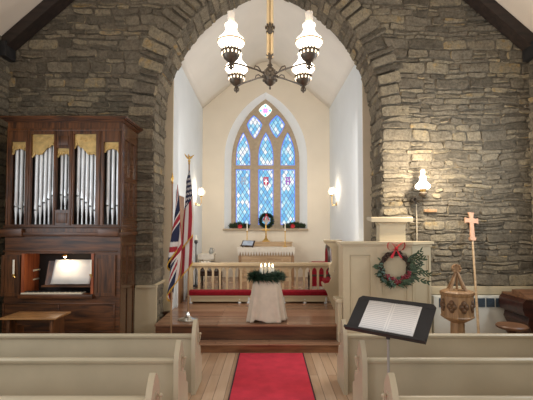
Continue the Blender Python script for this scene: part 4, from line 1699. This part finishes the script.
# folded white linens lying over the chair arm and seat
q0, q1 = ax(201, 8.83), ax(211, 8.83)
cl = MB().grid(lambda a, b: (q0 + (q1 - q0) * a, 8.845 + .04 * math.cos(b * pi) + .006 * math.sin(a * 14), ZS + .36 + .245 - .10 * abs(b - .5) * 2 + .008 * math.sin(a * 19)), 18, 8)
tag(cl.build('folded_vestment', M['linen'], None, org=((q0 + q1) / 2, 8.85, ZS + .65), solid=.006), 'white folded linen laid over the near arm of the dark chair', 'cloth')
_ch = armchair(ax(308.5, 9.0), ax(328.5, 9.0), 8.75, 9.25, ZS, ZS + .36, az(247, 8.9), -1, M['darkwood'], M['red'], 'tall dark chair with red upholstery behind the right half of the altar rail')

_a, _b2 = ax(308.5, 9.0), ax(328.5, 9.0)
_v = MB().box(_a + .03, _b2 - .03, 8.752, 8.762, ZS + .08, ZS + .40)
_v.box(_a + .04, _b2 - .02, 8.77, 8.79, ZS + .42, ZS + .62, .005)
_v.build('side_upholstery', M['red'], _ch)

# --- choir stall beside the pulpit
SY0, SY1 = 7.45, 7.95
sx = lambda p_: ax(p_, SY0)
szf = lambda p_: az(p_, SY0)
st = thing('choir_stall', 'cream bench stall with red cushion and shaped end between rail and pulpit', 'stall', (sx(335), 7.8, ZC))
endp = [(324, 241), (341, 241), (341, 322.5), (333.6, 322.5), (331.5, 305), (326.5, 292), (322.5, 286.5), (322.5, 284.5), (329, 283), (331.5, 278), (328.6, 272), (329.4, 266.5), (331.8, 262), (331.4, 250), (329, 246), (324.4, 243)]
ept = [(sx(a), max(ZC + .001, szf(b))) for a, b in endp]
hc = (sx(333.6), szf(270.5))
hole = [(hc[0] + .022 * math.cos(2 * pi * k / 12), hc[1] + .03 * math.sin(2 * pi * k / 12)) for k in range(12)]
MB().plate(ept, [hole], XZ(SY0), 0, .05).build('end_panel', M['cream'], st)
MB().plate(rect(sx(338), sx(341), ZC + .001, szf(243)), [], XZ(SY1), 0, .05).build('end_panel', M['cream'], st)
MB().box(sx(339), sx(341), SY0 + .05, SY1, ZC, szf(243)).build('back_panel', M['cream'], st)
for a, b in ((SY0 - .03, SY0 + .08),):
    MB().box(sx(323.5), sx(342), a, b, szf(242), szf(239.8), .01).build('cap', M['cream'], st)
MB().box(sx(324.3), sx(339), SY0 + .05, SY1, szf(288), szf(285), .01).build('seat', M['cream'], st)
MB().box(sx(325), sx(338), SY0 + .052, SY1 - .002, szf(285), szf(280.8), .03).build('cushion', M['red'], st)
tag(MB().grid(lambda a, b: (sx(334.2) + .012 * math.sin(a * 9), SY0 + .12 + .3 * a, szf(246) - (szf(246) - szf(262)) * b), 12, 6).build('hanging_stole', M['purple'], None, org=(sx(334), SY0 + .2, szf(250)), solid=.02), 'violet cloth hanging inside the stall end', 'cloth')

# ================================================================== PULPIT
PY = 6.18
pul = thing('pulpit', 'cream panelled pulpit with a flat ledge right of the chancel arch', 'pulpit', (ax(385, PY), 6.4, 0))
plan = [(1.135, PY + .0), (ax(376.5, PY), PY - .0), (ax(411, PY - .10), PY - .10), (ax(430, PY + .1), PY + .12), (ax(430, PY + .1), 6.56), (1.135, 6.56)]
pzt = az(244.3, PY)
mb = MB().plate(plan, [], XY(0), 0.0, pzt)
mb.build('body', M['cream'], pul, smooth=False)
# raised frames on each face
def face_frame(a, b, y0, y1, inset, name='panel_frame'):
    a, b = Vector((a[0], a[1], 0)), Vector((b[0], b[1], 0))
    d = (b - a)
    L = d.length
    d.normalize()
    nrm = Vector((d.y, -d.x, 0))
    fn = lambda u, v, w: tuple(a + d * u + nrm * w + Vector((0, 0, v)))
    MB().plate(rect(.0, L, .02, pzt - .002), [rect(inset, L - inset, y0, y1)], fn, .001, .016).build(name, M['cream'], pul)
    MB().plate(rect(inset + .012, L - inset - .012, y0 + .012, y1 - .012), [rect(inset + .03, L - inset - .03, y0 + .03, y1 - .03)], fn, .002, .009).build('panel_bead', M['cream'], pul)


face_frame(plan[0], plan[1], .55, az(255, PY), .105)
face_frame(plan[1], plan[2], .55, az(253, PY), .07)
face_frame(plan[2], plan[3], .55, az(256, PY), .05)
led = [(p[0] + dx, p[1] + dy) for p, (dx, dy) in zip(plan, ((-.045, -.05), (0, -.05), (.01, -.055), (.055, -.03), (.055, 0), (-.045, 0)))]
MB().plate(led, [], XY(0), pzt + .0, az(241.8, PY)).build('ledge', M['cream'], pul)
led2 = [(p[0] + dx * .5, p[1] + dy * .5) for p, (dx, dy) in zip(plan, ((-.045, -.05), (0, -.05), (.01, -.055), (.055, -.03), (.055, 0), (-.045, 0)))]
MB().plate(led2, [], XY(0), pzt - .035, pzt).build('ledge_moulding', M['cream'], pul)
# small lower bench end at the left foot
mb = MB().box(1.06, 1.13, PY + .02, PY + .3, 0.0, az(303, PY), .01)
mb.box(1.03, 1.134, PY - .0, PY + .32, az(303, PY), az(299.5, PY), .01)
mb.build('step_post', M['cream'], pul)
# reading desk on top
dz0 = az(241.8, PY)
dY = 6.34
rd = thing('reading_desk', 'smaller cream reading desk with overhanging slab on top of the pulpit', 'lectern', (ax(392, dY), dY, dz0))
mb = MB().plate([(ax(379.5, dY), dz0), (ax(405.5, dY), dz0), (ax(405.5, dY), az(225, dY)), (ax(407, dY), az(222.5, dY)), (ax(378, dY), az(222.5, dY)), (ax(380, dY), az(225.5, dY))], [], XZ(dY), 0, .2)
mb.build('body', M['cream'], rd)
dx0, dx1 = ax(370.5, dY), ax(411.5, dY)
MB().plate([(dY - .07, az(222, dY)), (dY + .24, az(222, dY) + .04), (dY + .24, az(216.5, dY)), (dY - .05, az(217.0, dY)), (dY - .07, az(218, dY))], [], YZ(dx0), 0, dx1 - dx0).build('slab', M['cream'], rd)

# pulpit wreath
WYp = plan[1][1] - .06
wc_ = at(395.5, 267, PY - .12)
pw = thing('pulpit_wreath', 'twig wreath with leaves, berries and red bow hanging on the pulpit front', 'wreath', (wc_.x, wc_.y, wc_.z))
pr1 = .205
f0, f1 = Vector(plan[1] + (0,)), Vector(plan[2] + (0,))
fd = (f1 - f0).normalized()
fnrm = Vector((fd.y, -fd.x, 0))
yoff = lambda x: f0.y + (x - f0.x) * fd.y / fd.x - .055
for k in range(5):
    ph = R_(0, 6)
    path = []
    for i in range(41):
        a = 2 * pi * i / 40
        r = pr1 + .018 * math.sin(a * 7 + ph) + .008 * k - .016
        x = wc_.x + r * math.cos(a) * .95
        path.append((x, yoff(x) + .014 * math.cos(a * 7 + ph), wc_.z + r * math.sin(a)))
    MB().tube(path, .014, 6).build('twig_ring', M['twig'], pw)
mb = MB()
for i in range(300):
    a = random.gauss(-pi / 2 + .1, .75)
    r = pr1 + R_(-.05, .05)
    x = wc_.x + r * math.cos(a)
    c = Vector((x, yoff(x) - R_(.0, .05), wc_.z + r * math.sin(a)))
    tang = Vector((math.cos(a) * R_(.2, 1) + (.7 if c.x > wc_.x else -.4), -R_(.1, .6), math.sin(a) * R_(.1, .8) + R_(-.2, .5)))
    leaf(mb, c, tang, (0, -1, .3), R_(.07, .13), R_(.02, .034))
# long sprays to the right
for i in range(8):
    a0 = Vector((wc_.x + .16, yoff(wc_.x + .16) - .03, wc_.z - .12 + .03 * i))
    d = Vector((1, R_(-.5, -.1), -.25 + .15 * i + R_(-.15, .15))).normalized()
    L = R_(.14, .31)
    mb.tube([a0, a0 + d * L], .003, 4)
    for k in range(6):
        c = a0 + d * L * (k + 1) / 6 + Vector((0, R_(-.02, .01), R_(-.012, .012)))
        for s in (-1, 1):
            leaf(mb, c, d + Vector((0, R_(-.5, .1), s * R_(.3, .9))), (0, -1, R_(-.3, .3)), R_(.05, .09), R_(.018, .03))
mb.build('leaves', M['leaf'], pw)
for i in range(11):
    a = -pi / 2 + .1 + (i - 5) * .2 + R_(-.06, .06)
    r = pr1 + R_(-.03, .03)
    x = wc_.x + r * math.cos(a)
    c = Vector((x, yoff(x) - .06, wc_.z + r * math.sin(a)))
    mb = MB()
    mb.ell(c, .02, n=8)
    for k in range(4):
        b = k * pi / 2 + i
        mb.ell(c + Vector((.022 * math.cos(b), R_(-.008, .002), .022 * math.sin(b))), R_(.014, .02), n=8)
    mb.build('berry_cluster', M['berry'], pw)
mb = MB()
bow(mb, (wc_.x + .005, yoff(wc_.x) - .03, wc_.z + pr1 + .075), .135)
mb.tube([(wc_.x, yoff(wc_.x) - .01, wc_.z + pr1 + .03), (wc_.x, yoff(wc_.x) + .0, pzt - .04)], .006, 6)
mb.build('bow', M['ribbon'], pw)

# ================================================================== RIGHT SIDE
# --- font
FY = 5.62
fx = ax(455.8, FY)
zb_, zt_ = az(317, FY), az(292.5, FY)
fo_ = thing('baptismal_font', 'octagonal carved oak font with quatrefoil panels behind the right pews', 'font', (fx, FY, 0))
rr = .222
o8 = pi / 8
mb = MB().lathe((fx, FY, 0), [(.09, zb_ - .07), (.17, zb_ - .03), (rr - .01, zb_), (rr, zb_ + .015), (rr - .012, zb_ + .03), (rr - .012, zt_ - .04), (rr, zt_ - .025), (rr + .008, zt_ - .0)], 8, a0=o8)
mb.build('bowl', M['oak_z'], fo_, smooth=False)
for k in range(8):
    a = o8 + pi / 8 + k * pi / 4
    nv = Vector((math.cos(a), math.sin(a), 0))
    tv = Vector((-math.sin(a), math.cos(a), 0))
    c = Vector((fx, FY, (zb_ + zt_) / 2)) + nv * ((rr - .012) * math.cos(pi / 8) + .002)
    mb = MB()
    for q in range(4):
        b = q * pi / 2
        cc = c + tv * .032 * math.cos(b) + Vector((0, 0, 1)) * .045 * math.sin(b)
        mb.tube([cc + (tv * math.cos(w) * .03 + Vector((0, 0, 1)) * math.sin(w) * .038) for w in [b + x for x in (-1.7, -1.2, -.6, 0, .6, 1.2, 1.7)]], .008, 6)
    for q in range(4):
        b = q * pi / 2
        cc = c + tv * .032 * math.cos(b) + Vector((0, 0, 1)) * .045 * math.sin(b)
        mb.ell(cc - nv * .0, .028, .028, .034, 10)
    mb.build('quatrefoil', M['carve'], fo_)
MB().lathe((fx, FY, 0), [(.23, 0), (.23, .06), (.15, .10), (.115, .16), (.095, .30), (.09, zb_ - .07), (.12, zb_ - .04)], 8, a0=o8).build('stem', M['oak_z'], fo_, smooth=False)
fcv = thing('font_cover', 'oak font cover with sloping ribs rising to a round carved finial', 'lid', (fx, FY, zt_))
MB().lathe((fx, FY, zt_), [(rr, .001), (rr + .004, .012), (rr - .02, .03), (.06, .045)], 8, a0=o8).build('lid', M['oak_z'], fcv, smooth=False)
zap = az(272.5, FY)
for k in range(4):
    a = k * pi / 2 + .5
    d = Vector((math.cos(a), math.sin(a), 0))
    b0 = Vector((fx, FY, zt_ + .02)) + d * .15
    MB().tube([b0, Vector((fx, FY, zt_ + .16)) + d * .075, Vector((fx, FY, zap)) + d * .02], [.022, .018, .014], 6).build('rib', M['oak_z'], fcv)
mb = MB().cyl((fx, FY, zt_ + .03), (fx, FY, zap + .04), .016)
zf_ = az(268.5, FY)
mb.build('shaft', M['oak_z'], fcv)
mb = MB()
mb.cyl((fx - .005, FY - .02, zf_), (fx - .005, FY + .02, zf_), .062, n=20)
for k in range(8):
    a = k * pi / 4
    mb.ell((fx - .005 + .052 * math.cos(a), FY - .02, zf_ + .052 * math.sin(a)), .018, .012, .018, 6)
mb.build('finial', M['oak_z'], fcv)

# --- processional cross
b0 = at(480, 352, 6.06)
b0.z = 0
b1 = Vector((ax(472.3, 6.52), 6.52, az(239, 6.52)))
pc = thing('processional_cross', 'tall wooden processional cross leaning against the right stone wall', 'cross', b0)
MB().cyl(b0 + Vector((0, 0, .012)), b1, .021, .016, 10).build('pole', M['oak'], pc)
ax_d = (b1 - b0).normalized()
xd = Vector((1, 0, 0))
xd = (xd - ax_d * xd.dot(ax_d)).normalized()
yd = ax_d.cross(xd)
fnC = lambda u, v, w: tuple(b1 + xd * u + ax_d * v + yd * w)
MB().plate([(-.035, -.03), (.035, -.03), (.05, .0), (.05, .025), (-.05, .025), (-.05, 0)], [], fnC, -.025, .025).build('collar', M['copper'], pc)
a_ = .036
top_ = .45
ca_ = .31
MB().plate([(-a_, .02), (a_, .02), (a_ * .8, ca_ - .04), (.07, ca_ - .036), (.108, ca_ - .05), (.108, ca_ + .05), (.07, ca_ + .036), (a_ * .8, ca_ + .04), (a_, top_ - .03), (a_ * 1.4, top_), (-a_ * 1.4, top_), (-a_, top_ - .03), (-a_ * .8, ca_ + .04), (-.07, ca_ + .036), (-.108, ca_ + .05), (-.108, ca_ - .05), (-.07, ca_ - .036), (-a_ * .8, ca_ - .04)], [], fnC, -.014, .014).build('cross', M['copper'], pc)

# --- radiator
gx0, gx1 = ax(432, 6.5), ax(521, 6.5)
rt_ = az(296.2, 6.48)
rdt = thing('radiator', 'white convector heater with dark grilles under the right wall ledge', 'radiator', ((gx0 + gx1) / 2, 6.52, 0))
MB().box(gx0, gx1, 6.48, 6.60, .03, rt_, .01).build('casing', M['rad'], rdt)
g0, g1 = az(307, 6.48), az(298.2, 6.48)
for i, xx in enumerate(range(9)):
    a = 437 + i * 9.4
    MB().box(ax(a + .7, 6.48), ax(a + 8.7, 6.48), 6.470, 6.482, g0, g1).build('grille', M['grille'], rdt)
mb = MB()
for a in (gx0 + .08, gx1 - .12):
    mb.box(a, a + .04, 6.50, 6.58, 0, .032)
mb.build('foot', M['rad'], rdt)

# --- piano in the corner and stool
pX0 = ax(516.5, 5.9)
pn = thing('piano', 'dark mahogany upright piano with rounded end in the right corner', 'piano', (pX0 + .5, 6.0, 0))
pzt_ = az(298.5, 5.75)
pZ = lambda y: az(y, 5.75)
mb = MB()
prof = [(.02, pZ(300)), (-.02, pZ(303)), (-.03, pZ(310)), (.0, pZ(316)), (.06, pZ(318)), (.04, pZ(324)), (.10, pZ(333)), (.12, .0), (.95, 0), (.95, pZ(300))]
mb.plate([(pX0 + a, b) for a, b in prof], [], XZ(5.75), 0, .6)
mb.build('case', M['piano'], pn)
MB().box(pX0 + .02, pX0 + .95, 5.72, 6.36, pZ(300), pZ(298), .008).build('lid', M['lid'], pn)
MB().plate([(5.74, pZ(298)), (6.1, pZ(298)), (6.1, pZ(293)), (5.9, pZ(293.5))], [], YZ(pX0 + .03), 0, .9).build('music_shelf', M['lid'], pn)
MB().box(pX0 + .12, pX0 + .9, 5.60, 5.75, pZ(318), pZ(312), .02).build('key_bed', M['piano'], pn)
sX, sY = ax(509.5, 5.42), 5.42
szt = az(324.6, sY)
so = thing('piano_stool', 'round wooden stool with brown seat beside the corner piano', 'stool', (sX, sY, 0))
MB().lathe((sX, sY, 0), [(.10, szt - .055), (.165, szt - .05), (.19, szt - .035), (.195, szt - .015), (.18, szt)], 28).build('seat', M['lid'], so)
MB().lathe((sX, sY, 0), [(.03, .12), (.05, .2), (.035, .32), (.05, szt - .12), (.09, szt - .055)], 14).build('column', M['piano'], so)
for k in range(3):
    a = k * 2 * pi / 3 + .4
    MB().tube([(sX, sY, .2), (sX + .11 * math.cos(a), sY + .11 * math.sin(a), .17), (sX + .19 * math.cos(a), sY + .19 * math.sin(a), .022)], [.026, .022, .018], 8).build('leg', M['piano'], so)

# --- oil lamp on the right wall
LYp = 6.40


def oil_lamp(t, c, k=1.0, bowl=True, chimney=True, shade_mat='shade'):
    """parts of one oil lamp about c = bottom of the shade; local scale k"""
    c = Vector(c)
    prof = [(.082, -.012), (.1, .0), (.117, .022), (.122, .045), (.116, .062), (.088, .095), (.062, .13), (.052, .155), (.05, .18), (.056, .215), (.054, .222), (.046, .215), (.042, .18), (.05, .14), (.08, .094), (.11, .055), (.11, .03), (.08, 0)]
    MB().lathe(c, [(r * k, z * k * .88) for r, z in prof], 28).build('lamp_shade', M[shade_mat], t)
    ch = MB().lathe(c, [(.03 * k, -.03 * k), (.034 * k, .18 * k), (.034 * k, .295 * k), (.037 * k, .305 * k), (.031 * k, .30 * k), (.031 * k, .18 * k), (.026 * k, -.03 * k)], 16).build('chimney', M['chimney'], t)
    b = MB()
    b.lathe(c, [(.02 * k, -.055 * k), (.045 * k, -.05 * k), (.05 * k, -.02 * k), (.07 * k, -.008 * k), (.09 * k, -.004 * k), (.085 * k, .0)], 18)
    if bowl:
        MB().lathe(c, [(.1215 * k, .026 * k), (.1265 * k, .03 * k), (.1265 * k, .038 * k), (.1215 * k, .042 * k)], 28).build('shade_ring', M['palebrass'], t)
    b.build('burner', M['shade_dim'] if bowl else M['brass'], t)


p = at(422.8, 188.5, LYp)
wl2 = thing('wall_oil_lamp', 'bracketed oil lamp with glowing white shade on the right stone wall', 'lamp', (p.x, 6.6, p.z))
oil_lamp(wl2, (p.x, LYp, p.z), .98, bowl=False)
q = at(415, 199.5, 6.62)
mb = MB()
mb.lathe((p.x, LYp, p.z - .14), [(.01, 0), (.035, .01), (.065, .04), (.07, .065), (.04, .085), (.03, .09)], 18)
mb.build('oil_font', M['iron'], wl2)
mb = MB()
mb.tube([(p.x, LYp, p.z - .13), (p.x, LYp + .03, p.z - .19), (p.x - .05, LYp + .1, p.z - .2), (q.x, 6.62, q.z)], .011, 8)
for i in range(9):
    a = i * .7
    r = .02 + .006 * i
    mb.ell((q.x + r * math.cos(a), 6.60, q.z + r * math.sin(a) * 1.0), .021, .03, .021, 8)
mb.lathe((q.x, 6.655, q.z), [(.06, 0), (.06, .02), (.035, .04)], 16, Matrix.Rotation(pi / 2, 3, 'X'))
mb.build('bracket', M['iron'], wl2)
mb = MB().box(q.x + .02, q.x + .032, 6.62, 6.642, az(243, 6.62), q.z - .04)
mb.build('conduit', M['plaster_trim'], wl2)
q = at(431.3, 210.6, 6.6)
tag(MB().box(q.x - .105, q.x + .105, 6.625, 6.66, q.z - .024, q.z + .024, .006).build('wall_plaque', M['oak_z'], None, org=(q.x, 6.64, q.z)), 'small blank wooden plaque on the stone beneath the wall lamp', 'plaque')
q = at(394.5, 200.2, 6.6)
tag(MB().cyl((q.x, 6.655, q.z), (q.x, 6.60, q.z + .008), .012, n=8).ell((q.x, 6.595, q.z + .008), .018, n=8).build('wall_hook', M['iron'], None, org=(q.x, 6.62, q.z)), 'small dark iron hook in the stone left of the wall lamp', 'hook')

# ================================================================== CHANDELIER
DY = 4.0
hub = at(270.0, 76.5, DY)
ch = thing('chandelier', 'four lamp bronze chandelier hanging on brass rods before the arch', 'chandelier', (hub.x, DY, hub.z))
mb = MB()
mb.lathe(hub, [(.005, -.135), (.012, -.12), (.006, -.10), (.034, -.085), (.062, -.045), (.07, 0), (.062, .045), (.04, .08), (.02, .10), (.03, .115), (.014, .13), (.012, .165)], 18)
for k in range(8):
    a = k * pi / 4
    for zz, r in ((-.04, .064), (.0, .073), (.04, .064)):
        mb.ell((hub.x + r * math.cos(a), DY + r * math.sin(a), hub.z + zz), .014, .014, .018, 6)
mb.build('hub', M['iron'], ch)
mb = MB()
for k in range(6):
    a = k * pi / 3 + .3
    d = Vector((math.cos(a), math.sin(a), 0))
    b = hub + Vector((0, 0, .165))
    leaf(mb, b + d * .008, d * .6 + Vector((0, 0, 1)), d * -1, .075, .04)
mb.tube([hub + Vector((0, 0, .15)), hub + Vector((0, 0, .22))], .012, 8)
mb.build('leaf_collar', M['iron'], ch)
for s in (-1, 1):
    MB().cyl((hub.x + s * .0185, DY, hub.z + .19), (hub.x + s * .0185, DY, 8.6), .0165, n=12).build('rod', M['palebrass'], ch)
MB().cyl((hub.x, DY, hub.z + .19), (hub.x, DY, 8.97), .006, n=8).build('centre_rod', M['iron'], ch)
mb = MB()
oz = az(31, DY)
mb.ell((hub.x, DY - .02, oz), .03, .02, .045, 8)
for k in range(5):
    a = pi * (k + .5) / 5
    mb.ell((hub.x + .042 * math.cos(a), DY - .022, oz + .01 + .05 * math.sin(a)), .012, .01, .022, 6)
mb.box(hub.x - .04, hub.x + .04, DY - .018, DY + .018, oz - .02, oz - .004, .003)
mb.build('rod_clasp', M['iron'], ch)
MB().lathe((hub.x, DY, 8.83), [(.012, -.2), (.03, -.12), (.1, -.03), (.12, .1)], 16).build('canopy', M['iron'], ch)
MB().cyl((hub.x, DY, 8.55), (hub.x, DY, 8.64), .05, n=14).build('rod_yoke', M['iron'], ch)
half, hy = .365, .315
for sx_, sy_ in ((-1, -1), (1, -1), (-1, 1), (1, 1)):
    p = Vector((hub.x + sx_ * half, DY + sy_ * hy, hub.z + .072))
    arm = MB()
    d = (p - hub)
    arm.tube([hub + Vector((sx_ * .04, sy_ * .035, .01)), hub + d * .35 + Vector((0, 0, .0)), hub + d * .8 + Vector((0, 0, -.035)), p + Vector((0, 0, -.06))], .0085, 8)
    arm.tube([hub + d * .25 + Vector((0, 0, .01)), hub + d * .32 + Vector((0, 0, .035)), hub + d * .40 + Vector((0, 0, .03)), hub + d * .42 + Vector((0, 0, .0))], .006, 6)
    arm.lathe(p, [(.003, -.135), (.014, -.12), (.02, -.105), (.01, -.09), (.024, -.075), (.012, -.055)], 12)
    for s in (-1, 1):
        arm.tube([p + Vector((0, 0, -.07)), p + Vector((s * .025, 0, -.09)), p + Vector((s * .02, 0, -.115))], .007, 6)
    arm.build('arm', M['iron'], ch)
    b = MB().lathe(p, [(.012, -.062), (.034, -.052), (.066, -.022), (.086, .02), (.09, .045), (.086, .054), (.06, .05)], 22)
    for k in range(18):
        a = 2 * pi * k / 18
        b.ell((p.x + .088 * math.cos(a), p.y + .088 * math.sin(a), p.z + .05), .009, .009, .014, 6)
    bo_ = b.build('lamp_bowl', M['iron'], ch)
    b = MB()
    for k in range(14):
        a = 2 * pi * k / 14
        b.ell((p.x + .084 * math.cos(a), p.y + .084 * math.sin(a), p.z + .022), .009, .009, .015, 6)
    b.lathe(p, [(.079, .019), (.081, .022), (.079, .025)], 24)
    b.build('bowl_bead', M['shade_dim'], bo_)
    oil_lamp(ch, p + Vector((0, 0, .10)), 1.04)

# ================================================================== LIGHT
world = bpy.data.worlds.new('world')
scene.world = world
world.use_nodes = True
bg = world.node_tree.nodes['Background']
bg.inputs[0].default_value = (1.0, .95, .88, 1)
bg.inputs[1].default_value = .55


def light(kind, name, loc, power, col, size=.1, rot=None, **kw):
    d = bpy.data.lights.new(name, kind)
    d.energy = power
    d.color = col
    if kind == 'AREA':
        d.size = size
        if 'sy' in kw:
            d.shape = 'RECTANGLE'
            d.size_y = kw['sy']
    else:
        d.shadow_soft_size = size
    if kind == 'SPOT':
        d.spot_size = kw.get('cone', 1.2)
        d.spot_blend = .8
    o = bpy.data.objects.new(name, d)
    C.objects.link(o)
    o.location = loc
    if rot:
        o.rotation_euler = rot
    return o


warm = (1, .82, .6)
# added warm fill light behind the camera, no fitting there
light('POINT', 'nave fill light', (-.2, -1.2, 3.7), 70, (1, .87, .7), .3)
# daylight through the nave side windows
light('AREA', 'nave window light', (-NW + .05, 3.2, 2.3), 55, (.86, .93, 1), 1.0, (0, -pi / 2, 0), sy=1.8)
light('AREA', 'nave window light', (NW - .05, 4.7, 2.9), 62, (.8, .9, 1), 1.0, (0, pi / 2, 0), sy=1.8)
light('AREA', 'nave window light', (-NW + .05, -.8, 2.2), 95, (.9, .95, 1), 1.2, (0, -pi / 2, 0), sy=1.8)
light('AREA', 'nave window light', (NW - .05, -.8, 2.4), 60, (.9, .95, 1), 1.2, (0, pi / 2, 0), sy=1.8)
# added fill strips, unseen behind the arch jambs, to brighten the chancel
light('AREA', 'chancel fill strip', (-1.62, WY1 + .16, 2.7), 26, (1, .95, .89), .12, (pi / 2, 0, math.radians(-58)), sy=2.6)
light('AREA', 'chancel fill strip', (1.60, WY1 + .16, 2.7), 26, (1, .95, .89), .12, (pi / 2, 0, math.radians(58)), sy=2.6)
light('POINT', 'wall lamp light', (at(422.8, 180, LYp).x, LYp - .36, at(422.8, 176, LYp).z), 72, (1, .87, .7), .06)
light('POINT', 'sconce light', SC1 + Vector((.0, -.14, .05)), 7, warm, .05)
light('POINT', 'sconce light', SC2 + Vector((.0, -.14, .05)), 7, warm, .05)
q = at(64.5, 258, OY)
light('POINT', 'console lamp light', (q.x, OY - .02, q.z - .035), 2.0, warm, .02)

cy = scene.cycles
cy.max_bounces = 8
cy.diffuse_bounces = 5
cy.use_denoising = True
cy.sample_clamp_indirect = 4
